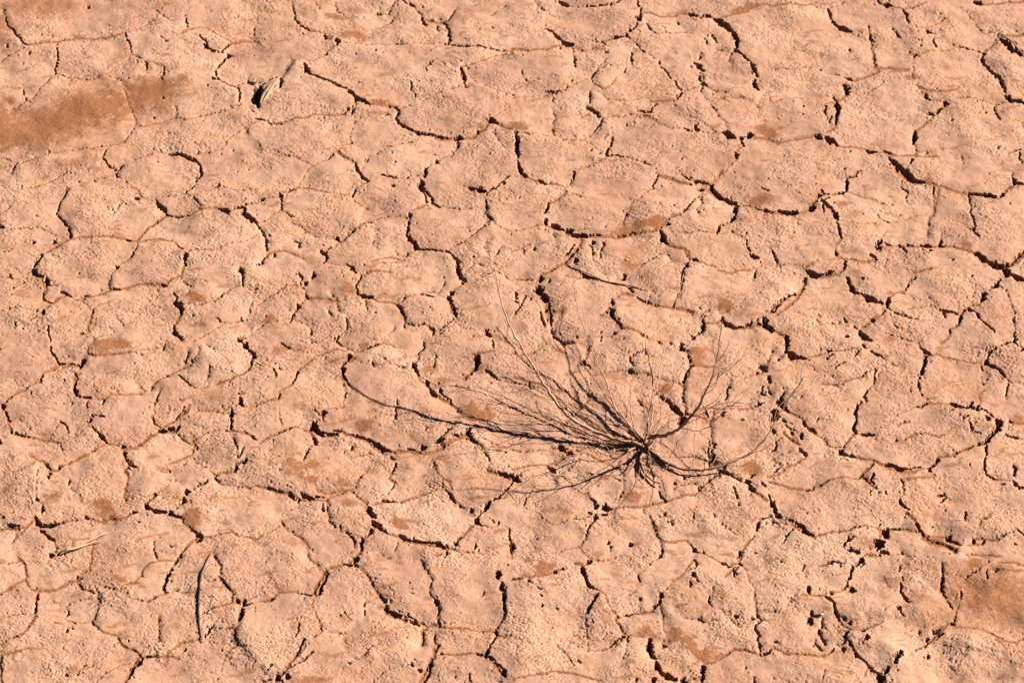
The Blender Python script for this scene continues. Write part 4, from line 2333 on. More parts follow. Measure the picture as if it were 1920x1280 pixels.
# ------------------------------------------------------------------ relief, in photo pixels of height
def blur(a, n, times=2):
    for _ in range(times):
        for ax in (0, 1):
            c = np.cumsum(np.pad(a, [(n + 1, n) if i == ax else (0, 0) for i in (0, 1)], mode='edge'), axis=ax)
            a = (np.take(c, range(2 * n + 1, c.shape[ax]), ax) - np.take(c, range(0, c.shape[ax] - 2 * n - 1), ax)) / (2 * n + 1)
    return a
r2 = np.random.default_rng(5)
off = r2.normal(0, 0.35, NL); tx = r2.normal(0, 0.010, NL); ty = r2.normal(0, 0.010, NL)
rimv = r2.uniform(-1.5, 2.6, NL)
cnt = np.bincount(LAB.ravel(), minlength=NL).astype(float)
cxp = np.bincount(LAB.ravel(), X.ravel(), NL) / np.maximum(cnt, 1)
cyp = np.bincount(LAB.ravel(), Y.ravel(), NL) / np.maximum(cnt, 1)
plate = np.clip(off[LAB] + tx[LAB] * (X - cxp[LAB]) + ty[LAB] * (Y - cyp[LAB]), -4, 4)
plate = blur(plate, 2, 2)
rim = blur(rimv[LAB], 6, 1)
Eb = blur(EDGE.astype(np.float64), 1, 1)
crumb = np.exp(-OPENE / 16.0) * sstep(-0.1, 0.5, fbm(X / 45, Y / 45, 41, 2)) + 0.7 * sstep(0.35, 0.75, fbm(X / 70, Y / 70, 43, 3))
crumb = np.clip(crumb, 0, 1)

Hh = plate
# the lumpy, trampled crust at the lower right, and the soil heaved up round the shrub's foot
lump = sstep(1.25, 0.35, np.hypot((UU - 1790) / 330, (VV - 1170) / 200))
Hh = Hh + lump * (7.0 * noise(X / 95, Y / 80, 251) + 2.2 * noise(X / 46, Y / 38, 253) + 0.5 * noise(X / 12, Y / 12, 155))
foot = np.exp(-(((UU - 1205) / 34) ** 2 + ((VV - 846) / 22) ** 2))
Hh = Hh + foot * (4.0 + 3.0 * noise(X / 9, Y / 9, 157) + 1.5 * noise(X / 4, Y / 4, 158))
Hh = Hh + rim * np.exp(-Eb / 8.0) - 0.6 * np.exp(-Eb / 3.0) - 1.8 * np.exp(-Eb / 20.0)
Hh = Hh + 5.0 * fbm(X / 170, Y / 170, 51, 2) + 2.1 * fbm(X / 66, Y / 66, 53, 2)
# lumps
Hh = Hh + 0.62 * fbm(X / 27, Y / 27, 55, 2) + 0.26 * fbm(X / 11, Y / 11, 57, 2)
# crumbly ground near open cracks and in patches
Hh = Hh + crumb * (1.0 * fbm(X / 10, Y / 10, 61, 2, 0.55) + 0.55 * np.abs(noise(X / 4.2, Y / 4.2, 63)))
Hh = Hh + (0.04 + 0.17 * crumb) * noise(X / 4.6, Y / 4.6, 65) + (0.03 + 0.12 * crumb) * noise(X / 2.6, Y / 2.6, 66)
# flakes: thin layers that break off along wandering edges, drawn out from lower left to upper right
ca, sa = math.cos(0.30), math.sin(0.30)
XA, YA = X * ca + Y * sa, -X * sa + Y * ca
nf = fbm(XA / 95 + 0.25 * noise(X / 30, Y / 30, 70), YA / 40 + 0.25 * noise(X / 30, Y / 30, 71), 72, 4, 0.55) * 3.3
fr = nf - np.floor(nf)
fmask = sstep(-0.25, 0.25, noise(X / 110, Y / 110, 74))
Hh = Hh + 1.5 * fmask * (sstep(0.0, 0.05, fr) - fr)
nf2 = fbm(X / 42 + 5, Y / 36, 82, 3, 0.6) * 2.6
fr2 = nf2 - np.floor(nf2)
Hh = Hh + 0.95 * sstep(-0.1, 0.2, noise(X / 80, Y / 80, 84)) * (sstep(0.0, 0.06, fr2) - fr2)
# fine secondary crackle: thin grooves along the zero lines of a noise, broken up
zc = np.abs(fbm(X / 38, Y / 32, 91, 3, 0.62)); zg = sstep(-0.2, 0.1, noise(X / 28, Y / 28, 93))
groove = (1 - sstep(0.0, 0.042, zc)) * zg
zc2 = np.abs(fbm(X / 15, Y / 13, 95, 2, 0.6)); zg2 = sstep(0.1, 0.4, noise(X / 18, Y / 18, 97)) * (0.35 + crumb)
groove2 = (1 - sstep(0.0, 0.08, zc2)) * np.clip(zg2, 0, 1)
Hh = Hh - 1.0 * groove - 0.9 * groove2
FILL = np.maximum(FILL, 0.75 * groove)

# sand lying in hollows
SANDP = np.zeros_like(EDGE)
bn = fbm(X / 30, Y / 30, 101, 3, 0.55); bn2 = noise(X / 7, Y / 7, 104)
for (bx, by, rx, ry, ang, st) in BLOBS:
    r = max(rx, ry) * 1.7 + 4
    s = window(bx, by, bx, by, r)
    a = math.radians(ang)
    du, dv_ = UU[s] - bx, VV[s] - by
    p = (du * math.cos(a) + dv_ * math.sin(a)) / rx; q = (-du * math.sin(a) + dv_ * math.cos(a)) / ry
    big = min(1.0, r / 220)
    m = 1.12 + 0.2 * big - np.hypot(p, q) + (0.75 - 0.5 * big) * bn[s] + 0.28 * bn2[s]
    soft = (0.85 if st >= 0.75 else 1.0) + 0.45 * big
    np.maximum(SANDP[s], st * sstep(-0.15, soft, m), out=SANDP[s])
# scattered small stains
stain = sstep(0.52, 0.85, fbm(XA / 55, YA / 22, 111, 3, 0.6)) * 0.55
SANDP = np.maximum(SANDP, stain)
Hs = blur(Hh, 3, 1) + 0.42 * noise(X / 3.4, Y / 3.4, 120) + 0.5 * noise(X / 9, Y / 6, 123) + 0.22 * noise(X / 1.7, Y / 1.7, 121)
k = np.clip(SANDP, 0, 1) * 0.85
Hh = Hh * (1 - k) + Hs * k
Hh = Hh - SND * (0.9 + 0.25 * noise(X / 6, Y / 6, 130)) - CRK * (0.92 + 0.16 * noise(X / 5, Y / 5, 131))

# pits: traced ones, then a scatter of pores that crowds where the ground is crumbly
def pit(px, py, rad, dep, asp=1.0, ang=0.0):
    s = window(px, py, px, py, rad * 2.2 * max(asp, 1) + 2)
    du = QU[s] - px; dv_ = (QV[s] - py) * 1.25
    c_, s_ = math.cos(ang), math.sin(ang)
    p = (du * c_ + dv_ * s_) / asp; q = -du * s_ + dv_ * c_
    d = np.hypot(p, q)
    Hh[s] -= dep * (1 - sstep(0.35, 1.25, d / rad * (1 + 0.5 * noise(X[s] / 2.5, Y[s] / 2.5, 140))))
for (px, py, rr) in PITS:
    pit(px, py, rr + 1.2, 7)
jn = np.nonzero((UU > -20) & (UU < 1940) & (VV > -20) & (VV < 1300) & (SANDP < 0.5))
wgt = (0.05 + crumb[jn] ** 1.5 + 0.5 * np.exp(-EDGE[jn] / 8)) 
wgt = wgt / wgt.sum()
pick = r2.choice(len(jn[0]), 3300, p=wgt, replace=False)
for q in pick:
    j, i = jn[0][q], jn[1][q]
    rad = 0.75 + 1.5 * r2.random() ** 4
    pit(UU[j, i], VV[j, i], rad, 1.4 + 2.0 * rad * r2.random(), 1 + 0.9 * r2.random(), 0.4 + 2.2 * r2.random())
# grains and crumbs standing proud
pick = r2.choice(len(jn[0]), 1000, p=wgt, replace=False)
for q in pick:
    j, i = jn[0][q], jn[1][q]
    rad = 1.2 + 1.8 * r2.random() ** 2
    s = window(UU[j, i], VV[j, i], UU[j, i], VV[j, i], rad * 1.6)
    d = np.hypot(QU[s] - UU[j, i], (QV[s] - VV[j, i]) * 1.3)
    Hh[s] += rad * 0.55 * (1 - sstep(0.2, 1.1, d / rad))

Z = Hh * R
P3 = np.stack([WX, WY, Z], -1).reshape(-1, 3).astype(np.float32)
# normals of the one surface, kept on every piece so that pieces meet without a shading seam
gy = np.gradient(P3.reshape(NV, NU, 3), axis=0); gx = np.gradient(P3.reshape(NV, NU, 3), axis=1)
NRM = np.cross(gx, -gy) * 1.0
NRM /= np.linalg.norm(NRM, axis=-1, keepdims=True)
NRM = NRM * np.sign(NRM[..., 2:3] + 1e-9)
NRM = NRM.reshape(-1, 3).astype(np.float32)
SANDA = np.clip(np.maximum(SANDP, FILL), 0, 1).ravel().astype(np.float32)
TONE = blur(r2.normal(0, 1, NL)[LAB], 2, 2).ravel().astype(np.float32)
DEEP = np.clip(CRK / 12.0, 0, 1).ravel().astype(np.float32)

def surface_height(px, py):
    i = int(np.clip(np.searchsorted(U, px), 1, NU - 1)); j = int(np.clip(np.searchsorted(V, py), 1, NV - 1))
    return float(np.median(Z[j - 2:j + 3, i - 2:i + 3]))
# ------------------------------------------------------------------ materials
def lin(*c):
    return tuple(((x / 255) / 12.92 if x / 255 <= 0.04045 else ((x / 255 + 0.055) / 1.055) ** 2.4) for x in c) + (1.0,)

class NT:
    def __init__(self, name):
        self.m = bpy.data.materials.new(name); self.m.use_nodes = True
        self.t = self.m.node_tree; self.b = self.t.nodes["Principled BSDF"]
    def n(self, typ, **kw):
        o = self.t.nodes.new(typ)
        for k_, v_ in kw.items():
            if hasattr(o, k_):
                setattr(o, k_, v_)
            else:
                o.inputs[k_.replace('_', ' ')].default_value = v_
        return o
    def l(self, a, b):
        self.t.links.new(a, b)
    def noise(self, vec, scale, detail=3, rough=0.55, out=0):
        o = self.n("ShaderNodeTexNoise"); o.inputs["Scale"].default_value = scale
        o.inputs["Detail"].default_value = detail; o.inputs["Roughness"].default_value = rough
        self.l(vec, o.inputs["Vector"]); return o.outputs[out]
    def ramp(self, fac, a, b, lo=(0, 0, 0, 1), hi=(1, 1, 1, 1)):
        o = self.n("ShaderNodeValToRGB"); o.color_ramp.elements[0].position = a; o.color_ramp.elements[1].position = b
        o.color_ramp.elements[0].color = lo; o.color_ramp.elements[1].color = hi
        self.l(fac, o.inputs[0]); return o.outputs[0]
    def mix(self, fac, a, b, mode='MIX'):
        o = self.n("ShaderNodeMix", data_type='RGBA', blend_type=mode)
        for sock, v_ in ((0, fac), (6, a), (7, b)):
            if isinstance(v_, (float, int, tuple)):
                o.inputs[sock].default_value = v_
            else:
                self.l(v_, o.inputs[sock])
        return o.outputs[2]
    def math(self, op, a, b):
        o = self.n("ShaderNodeMath", operation=op)
        for i_, v_ in ((0, a), (1, b)):
            if isinstance(v_, (float, int)):
                o.inputs[i_].default_value = v_
            else:
                self.l(v_, o.inputs[i_])
        return o.outputs[0]

def mud_material():
    N = NT("dried_mud")
    pos = N.n("ShaderNodeNewGeometry").outputs["Position"]
    mp = N.n("ShaderNodeMapping"); N.l(pos, mp.inputs[0]); mp.inputs["Scale"].default_value = (1, 1, 0.3)
    st = N.n("ShaderNodeMapping"); N.l(pos, st.inputs[0]); st.inputs["Rotation"].default_value = (0, 0, -0.28)
    st.inputs["Scale"].default_value = (0.35, 1.0, 0.3)
    p, ps = mp.outputs[0], st.outputs[0]
    sand = N.n("ShaderNodeAttribute", attribute_name="sand").outputs["Fac"]
    pale = C_PALE; pink = C_PINK; warm = C_WARM
    c = N.mix(N.ramp(N.noise(p, 11, 6, 0.65), 0.42, 0.60), pale, pink)
    c = N.mix(N.math('MULTIPLY', N.ramp(N.noise(ps, 24, 6, 0.70), 0.49, 0.68), 0.75), c, warm)
    c = N.mix(N.math('MULTIPLY', N.ramp(N.noise(p, 55, 4, 0.6), 0.50, 0.75), 0.35), c, C_PINK2)
    c = N.mix(N.math('MULTIPLY', N.ramp(N.noise(ps, 90, 5, 0.75), 0.53, 0.68), 0.75), c, C_WARM2)
    tone = N.n("ShaderNodeAttribute", attribute_name="tone").outputs["Fac"]
    c = N.mix(N.math('MULTIPLY', N.math('MAXIMUM', tone, 0.0), 0.16), c, C_PINK2)
    c = N.mix(N.math('MULTIPLY', N.math('MAXIMUM', N.math('MULTIPLY', tone, -1.0), 0.0), 0.16), c, C_LIGHT)
    # speckle
    c = N.mix(N.math('MULTIPLY', N.ramp(N.noise(p, 420, 2, 0.6), 0.42, 0.75), 0.25), c, C_DARK)
    c = N.mix(N.math('MULTIPLY', N.ramp(N.noise(p, 230, 3, 0.7), 0.60, 0.78), 0.5), c, C_LIGHT)
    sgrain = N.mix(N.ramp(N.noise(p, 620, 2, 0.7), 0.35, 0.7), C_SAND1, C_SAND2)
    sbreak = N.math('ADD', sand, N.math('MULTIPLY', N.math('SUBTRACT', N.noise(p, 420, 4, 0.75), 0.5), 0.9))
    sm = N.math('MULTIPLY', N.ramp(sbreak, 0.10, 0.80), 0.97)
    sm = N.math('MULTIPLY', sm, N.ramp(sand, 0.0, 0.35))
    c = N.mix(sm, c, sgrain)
    N.l(c, N.b.inputs["Base Color"])
    N.b.inputs["Roughness"].default_value = 0.95
    N.b.inputs["Specular IOR Level"].default_value = 0.12
    bp = N.n("ShaderNodeBump"); bp.inputs["Strength"].default_value = 1.0; bp.inputs["Distance"].default_value = 0.00032
    rough = N.math('ADD', N.math('MULTIPLY', N.ramp(N.noise(p, 26, 3, 0.6), 0.40, 0.66), 0.9), N.math('ADD', 0.25, N.math('MULTIPLY', sm, 0.6)))
    h = N.math('ADD', N.math('MULTIPLY', N.noise(p, 360, 5, 0.68), rough), N.math('MULTIPLY', N.noise(ps, 130, 4, 0.6), 0.8))
    N.l(h, bp.inputs["Height"]); N.l(bp.outputs[0], N.b.inputs["Normal"])
    return N.m
C_PALE = (0.303, 0.175, 0.113, 1); C_PINK = (0.262, 0.141, 0.091, 1); C_PINK2 = (0.226, 0.121, 0.084, 1)
C_WARM = (0.276, 0.134, 0.066, 1); C_WARM2 = (0.238, 0.102, 0.046, 1)
C_DARK = (0.205, 0.107, 0.069, 1); C_LIGHT = (0.326, 0.202, 0.138, 1)
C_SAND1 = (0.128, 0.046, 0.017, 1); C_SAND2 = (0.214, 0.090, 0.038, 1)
MUD = mud_material()

def wood_material(name, a, b, scale=60.0):
    N = NT(name)
    tc = N.n("ShaderNodeTexCoord").outputs["Object"]
    c = N.mix(N.ramp(N.noise(tc, scale, 4, 0.65), 0.35, 0.68), a, b)
    N.l(c, N.b.inputs["Base Color"]); N.b.inputs["Roughness"].default_value = 0.8
    N.b.inputs["Specular IOR Level"].default_value = 0.2
    bp = N.n("ShaderNodeBump"); bp.inputs["Strength"].default_value = 0.7; bp.inputs["Distance"].default_value = 0.0004
    N.l(N.noise(tc, scale * 5, 3, 0.6), bp.inputs["Height"]); N.l(bp.outputs[0], N.b.inputs["Normal"])
    return N.m
STEM = wood_material("dry_stem_bark", (0.13, 0.058, 0.030, 1), (0.26, 0.135, 0.072, 1))
PALESTEM = wood_material("pale_dry_stem", (0.24, 0.125, 0.066, 1), (0.34, 0.20, 0.115, 1))
DARKSTICK = wood_material("dark_weathered_stick", (0.02, 0.009, 0.006, 1), (0.06, 0.026, 0.014, 1))
SPLINTER = wood_material("bleached_splinter", (0.27, 0.165, 0.085, 1), (0.38, 0.25, 0.145, 1), 120)
PEBBLE = wood_material("pale_pebble", (0.30, 0.20, 0.14, 1), (0.42, 0.31, 0.23, 1), 200)
# ------------------------------------------------------------------ meshes of the ground and its plates
col = sc.collection
ground = None
def mesh_object(name, verts, quads, mat, parent=None, smooth=True, origin=None, normals=None, attrs=None):
    me = bpy.data.meshes.new(name)
    v = np.asarray(verts, np.float32)
    if origin is not None:
        v = v - np.asarray(origin, np.float32)
    q = np.asarray(quads, np.int32)
    me.vertices.add(len(v)); me.vertices.foreach_set("co", v.ravel())
    k_ = q.shape[1]
    me.loops.add(q.size); me.loops.foreach_set("vertex_index", q.ravel())
    me.polygons.add(len(q)); me.polygons.foreach_set("loop_start", np.arange(0, q.size, k_, dtype=np.int32))
    me.polygons.foreach_set("use_smooth", np.ones(len(q), bool))
    for an, av in (attrs or {}).items():
        a = me.attributes.new(an, 'FLOAT', 'POINT'); a.data.foreach_set("value", av)
    me.update(calc_edges=True)
    if normals is not None:
        me.normals_split_custom_set_from_vertices(normals)
    me.materials.append(mat)
    o = bpy.data.objects.new(name, me)
    col.objects.link(o)
    if origin is not None:
        o.location = origin
    if parent is not None:
        o.parent = parent
    return o

idx = np.arange(NU * NV).reshape(NV, NU)
quads = np.stack([idx[1:, :-1], idx[1:, 1:], idx[:-1, 1:], idx[:-1, :-1]], -1).reshape(-1, 4)
flab = LAB[:-1, :-1].ravel()
# which labels show in the frame, and how large
inside = ((UU > 2) & (UU < 1918) & (VV > 2) & (VV < 1278))[:-1, :-1].ravel()
shown = np.bincount(flab[inside], minlength=NL)
vis = [l for l in np.argsort(-shown) if shown[l] > 60]
part_ids = set(vis[:300]); stuff_ids = set(vis[300:])
srt = np.argsort(flab, kind='stable'); fs = flab[srt]
starts = np.searchsorted(fs, np.arange(NL)); ends = np.searchsorted(fs, np.arange(NL), side='right')
def faces_of(ls):
    return np.concatenate([srt[starts[l]:ends[l]] for l in ls]) if len(ls) else np.zeros(0, int)
def surface_piece(name, ls, parent, z0=True):
    q = quads[faces_of(ls)]
    u, inv_ = np.unique(q.ravel(), return_inverse=True)
    v = P3[u]
    org = (float(v[:, 0].mean()), float(v[:, 1].mean()), 0.0)
    return mesh_object(name, v, inv_.reshape(-1, 4), MUD, parent, origin=org if z0 else None, normals=NRM[u], attrs={"sand": SANDA[u], "tone": TONE[u]})

# the ground round the picture: what lies past the plates, a bed of soil under them, a sheet out to the horizon
rest = [l for l in range(NL) if l not in part_ids and l not in stuff_ids]
q = quads[faces_of(rest)]
u, inv_ = np.unique(q.ravel(), return_inverse=True)
gv = [P3[u]]; gq = [inv_.reshape(-1, 4)]; base = len(u)
corner = {}
ring = P3.reshape(NV, NU, 3)
top = ring[0]; bot = ring[-1]; lef = ring[:, 0]; rig = ring[:, -1]
loop = np.concatenate([bot, rig[::-1][1:], top[::-1][1:], lef[1:-1]])     # counter-clockwise from the lower left
loop[:, 2] -= 0.0005
cen = loop.mean(0); cen[2] = 0
prev = loop; gv.append(prev); off0 = base
n_ = len(loop)
radii = (0.0, 0.0, 3.0, 8.0, 30.0, 120.0)
for k_, rr in enumerate(radii):
    d = loop - cen; d[:, 2] = 0
    ang_ = np.arctan2(d[:, 1], d[:, 0])
    tgt = cen + np.stack([np.cos(ang_), np.sin(ang_), np.zeros(n_)], 1) * np.maximum(rr, np.hypot(d[:, 0], d[:, 1]) + (0.01, 0.1, 0.6, 1.0, 1.5, 2.0)[k_])[:, None]
    tgt[:, 2] = -0.001
    gv.append(tgt.astype(np.float32))
    a0 = off0 + k_ * n_; b0 = a0 + n_
    i_ = np.arange(n_); j_ = (i_ + 1) % n_
    gq.append(np.stack([a0 + i_, b0 + i_, b0 + j_, a0 + j_], 1))
nb0 = off0 + (len(radii) + 1) * n_
sheet = np.array([ring[-1, 0], ring[-1, -1], ring[0, -1], ring[0, 0]], np.float32); sheet[:, 2] = -0.05
gv.append(sheet); gq.append(np.array([[nb0, nb0 + 1, nb0 + 2, nb0 + 3]]))
gverts = np.concatenate(gv); gquads = np.concatenate(gq)
gs = np.zeros(len(gverts), np.float32); gs[:len(u)] = SANDA[u]
ground = mesh_object("ground", gverts, gquads, MUD, attrs={"sand": gs})
ground["kind"] = "structure"
ground["label"] = "cracked sheet of dried pinkish mud covering the flat ground"
for l in vis[:300]:
    surface_piece("mud_plate", [l], ground)
if stuff_ids:
    o = surface_piece("mud_plate_fragment", list(stuff_ids), ground); o["kind"] = "stuff"
print("labels", NL, "visible plates", len(vis), "verts", NU * NV)

# ------------------------------------------------------------------ twigs and stems
def P(px, py, h):
    """a point h photo-pixels above the mud whose image is (px, py)"""
    x, y = unproject(px, py, h * PX)
    return Vector((float(x), float(y), h * PX))
rs = random.Random(3)
def spline(pts, n):
    """Catmull-Rom through (x, y, h) picture points"""
    out = []
    m = len(pts)
    for i in range(m - 1):
        p0 = pts[max(i - 1, 0)]; p1 = pts[i]; p2 = pts[i + 1]; p3 = pts[min(i + 2, m - 1)]
        for k_ in range(n):
            t = k_ / n
            out.append(tuple(0.5 * ((2 * b) + (-a + c_) * t + (2 * a - 5 * b + 4 * c_ - d) * t * t + (-a + 3 * b - 3 * c_ + d) * t ** 3)
                             for a, b, c_, d in zip(p0, p1, p2, p3)))
    out.append(tuple(pts[-1]))
    return out
def tube(path, rads, sides=6, knots=True):
    """vertices and quads of a closed, slightly knobbly tube along world points"""
    vs, qs = [], []
    up = Vector((0.3, 0.2, 1)).normalized()
    n = len(path)
    for i, p in enumerate(path):
        t = (path[min(i + 1, n - 1)] - path[max(i - 1, 0)]).normalized()
        a = t.cross(up)
        if a.length < 1e-4:
            a = t.cross(Vector((1, 0, 0)))
        a.normalize(); b = t.cross(a)
        r = rads[i] * (1 + (rs.uniform(-0.16, 0.22) if knots else 0))
        for k_ in range(sides):
            g = 2 * math.pi * k_ / sides
            rr = r * (1 + 0.12 * rs.uniform(-1, 1))
            vs.append(p + a * (math.cos(g) * rr) + b * (math.sin(g) * rr))
    for i in range(n - 1):
        for k_ in range(sides):
            k2 = (k_ + 1) % sides
            qs.append((i * sides + k_, i * sides + k2, (i + 1) * sides + k2, (i + 1) * sides + k_))
    c0 = len(vs); vs.append(path[0].copy()); vs.append(path[-1].copy())
    for k_ in range(sides):
        k2 = (k_ + 1) % sides
        qs.append((c0, k2, k_, k_)); 
        qs.append((c0 + 1, (n - 1) * sides + k_, (n - 1) * sides + k2, (n - 1) * sides + k2))
    return vs, qs
def poly_object(name, vs, qs, mat, parent=None, origin=(0, 0, 0)):
    me = bpy.data.meshes.new(name)
    o3 = Vector(origin)
    faces = [tuple(dict.fromkeys(f)) for f in qs]
    me.from_pydata([v - o3 for v in vs], [], faces)
    me.polygons.foreach_set("use_smooth", [True] * len(me.polygons))
    me.materials.append(mat); me.update()
    o = bpy.data.objects.new(name, me); col.objects.link(o)
    if parent is None:
        o.location = o3
    else:
        o.parent = parent
        o.location = o3 - parent_world(parent)
    return o
def parent_world(o):
    p = Vector((0, 0, 0))
    while o is not None:
        p += o.location; o = o.parent
    return p
def empty(name, loc, label, cat, group=None):
    o = bpy.data.objects.new(name, None); o.empty_display_size = 0.02; col.objects.link(o)
    o.location = loc; o["label"] = label; o["category"] = cat
    if group:
        o["group"] = group
    return o
def tag(o, label, cat, group=None):
    o["label"] = label; o["category"] = cat
    if group:
        o["group"] = group
    return o

ROOT = (1207, 838)
rootp = P(ROOT[0], ROOT[1], 2)
shrub = empty("dead_shrub", (rootp.x, rootp.y, 0), "leafless dried shrub with thin spreading stems rooted in the cracked mud", "shrub")
# picture path of each stem with its height above the mud, base and tip thickness (photo pixels), twig count, material
Zs = 720 / 1772.0
def z(x, y, h):
    return (800 + Zs * x, 440 + Zs * y, h)
STEMS = [
 ([z(1000,965,6), z(900,950,9), z(820,925,13), z(740,890,20), z(650,835,32), z(590,760,46), z(540,690,64), z(500,620,80), z(450,540,98), z(400,450,116), z(370,390,128), z(335,270,143), z(315,150,154)], 5.8, 1.35, 14, 1),
 ([z(1005,950,6), z(940,890,10), z(880,820,15), z(850,740,20), z(820,660,27), z(790,600,34), z(740,470,50), z(695,340,64), z(678,190,78)], 2.8, 0.9, 9, 1),
 ([z(1010,940,6), z(1020,860,16), z(1040,760,30), z(1045,680,42), z(1020,560,56), z(1010,480,65), z(1015,340,76), z(1030,180,88), z(1045,50,96)], 2.7, 0.7, 5, 1),
 ([z(1020,940,5), z(1040,850,18), z(1052,740,36), z(1080,600,58), z(1115,470,76), z(1150,330,92), z(1182,180,106)], 2.2, 0.7, 4, 1),
 ([z(1020,935,5), z(1060,928,12), z(1110,922,30), z(1170,890,56), z(1215,845,84), z(1250,800,110), z(1290,720,146), z(1325,630,178), z(1350,520,212), z(1362,400,244)], 6.2, 1.1, 11, 2),
 ([z(1005,975,4), z(1050,1010,4), z(1100,1050,5), z(1180,1080,7), z(1290,1082,10), z(1400,1052,16), z(1500,1000,26), z(1570,930,42), z(1610,850,60), z(1650,790,76), z(1700,715,98), z(1742,655,118)], 4.4, 1.0, 8, 2),
 ([z(980,960,6), z(880,940,8), z(780,895,12), z(700,835,18), z(620,760,26), z(560,700,32), z(500,640,38), z(430,585,44), z(350,535,50)], 3.0, 0.9, 11, 1),
 ([z(990,955,6), z(930,880,14), z(850,780,24), z(760,650,36), z(690,560,46), z(640,500,54), z(570,440,62)], 2.2, 0.7, 8, 0),
 ([z(985,950,5), z(950,870,14), z(940,780,26), z(950,680,40), z(980,570,56), z(1005,470,70), z(1040,380,82)], 2.0, 0.7, 4, 1),
 ([z(1010,940,5), z(1050,850,22), z(1110,740,46), z(1170,640,68), z(1195,540,88), z(1215,430,106), z(1262,310,124)], 1.7, 0.7, 4, 1),
 ([z(1190,1080,8), z(1228,1060,14), z(1238,940,40), z(1250,820,62), z(1268,730,80), z(1275,640,96)], 1.4, 0.7, 2, 1),
 ([z(1290,1082,10), z(1325,1050,16), z(1375,920,40), z(1410,800,62), z(1442,705,80)], 1.4, 0.7, 2, 1),
 ([z(1160,892,50), z(1200,895,52), z(1250,905,50), z(1310,880,56), z(1345,820,66), z(1400,790,76), z(1460,770,84)], 1.7, 0.7, 3, 0),
 ([z(1215,845,84), z(1290,800,90), z(1370,800,94), z(1440,740,104), z(1500,700,112)], 1.4, 0.6, 3, 0),
 ([z(1290,720,146), z(1340,670,154), z(1390,610,164), z(1450,580,170), z(1490,540,176)], 1.5, 0.6, 4, 0),
 ([z(980,975,5), z(930,1000,8), z(860,1010,12), z(800,985,18), z(720,1000,24), z(640,1040,28)], 2.2, 0.8, 6, 0),
 ([z(985,985,5), z(960,1040,8), z(940,1075,14), z(860,1040,24), z(780,1010,34), z(700,960,44)], 1.8, 0.7, 4, 1),
 ([z(995,990,4), z(985,1040,5), z(1000,1090,6), z(1030,1125,7), z(1075,1150,7)], 4.6, 2.2, 3, 2),
 ([z(1010,985,4), z(1090,1090,10), z(1120,1040,20), z(1160,960,40), z(1210,900,56)], 1.4, 0.6, 3, 0),
 ([z(975,955,6), z(860,930,9), z(760,860,18), z(690,800,26), z(600,770,33), z(500,740,40), z(400,700,46)], 2.1, 0.8, 9, 0),
 ([z(970,965,6), z(840,950,10), z(700,900,16), z(560,840,22), z(440,790,28), z(330,740,32), z(260,710,36)], 2.2, 0.8, 8, 0),
 ([z(1000,950,6), z(955,900,20), z(900,830,40), z(860,760,56), z(800,700,74), z(775,560,98), z(830,555,104)], 1.8, 0.7, 6, 1),
 ([z(1000,935,8), z(1010,880,26), z(1000,760,52), z(975,640,74), z(960,560,90), z(1000,440,108)], 1.5, 0.7, 3, 1),
 ([z(1010,940,8), z(1070,880,22), z(1080,780,44), z(1045,640,70), z(1065,480,92), z(1058,270,118)], 1.7, 0.7, 3, 1),
 ([z(1005,960,6), z(985,930,14), z(965,905,20)], 5.0, 2.8, 1, 2),
 ([z(1000,965,6), z(1015,935,16), z(1040,915,20)], 4.2, 2.4, 1, 2),
 ([z(990,970,5), z(950,985,10), z(925,1000,13)], 3.4, 1.8, 1, 2),
]
mats_ = [STEM, PALESTEM, STEM]
crown = []
for vals in [((ROOT[0] - 24, ROOT[1] - 9, 13), (ROOT[0] - 8, ROOT[1] - 4, 11), (ROOT[0] + 2, ROOT[1] + 3, 4), (ROOT[0] + 6, ROOT[1] + 12, -6)), ((ROOT[0] + 16, ROOT[1] - 12, 14), (ROOT[0] + 4, ROOT[1] - 2, 8), (ROOT[0] - 6, ROOT[1] + 4, 0))]:
    pth = [P(*q_) for q_ in spline(list(vals), 4)]
    rd = [PX * (3.6 - 1.2 * i / len(pth)) for i in range(len(pth))]
    v_, q_ = tube(pth, rd, 9)
    poly_object("root_crown", v_, q_, STEM, shrub, origin=pth[0])
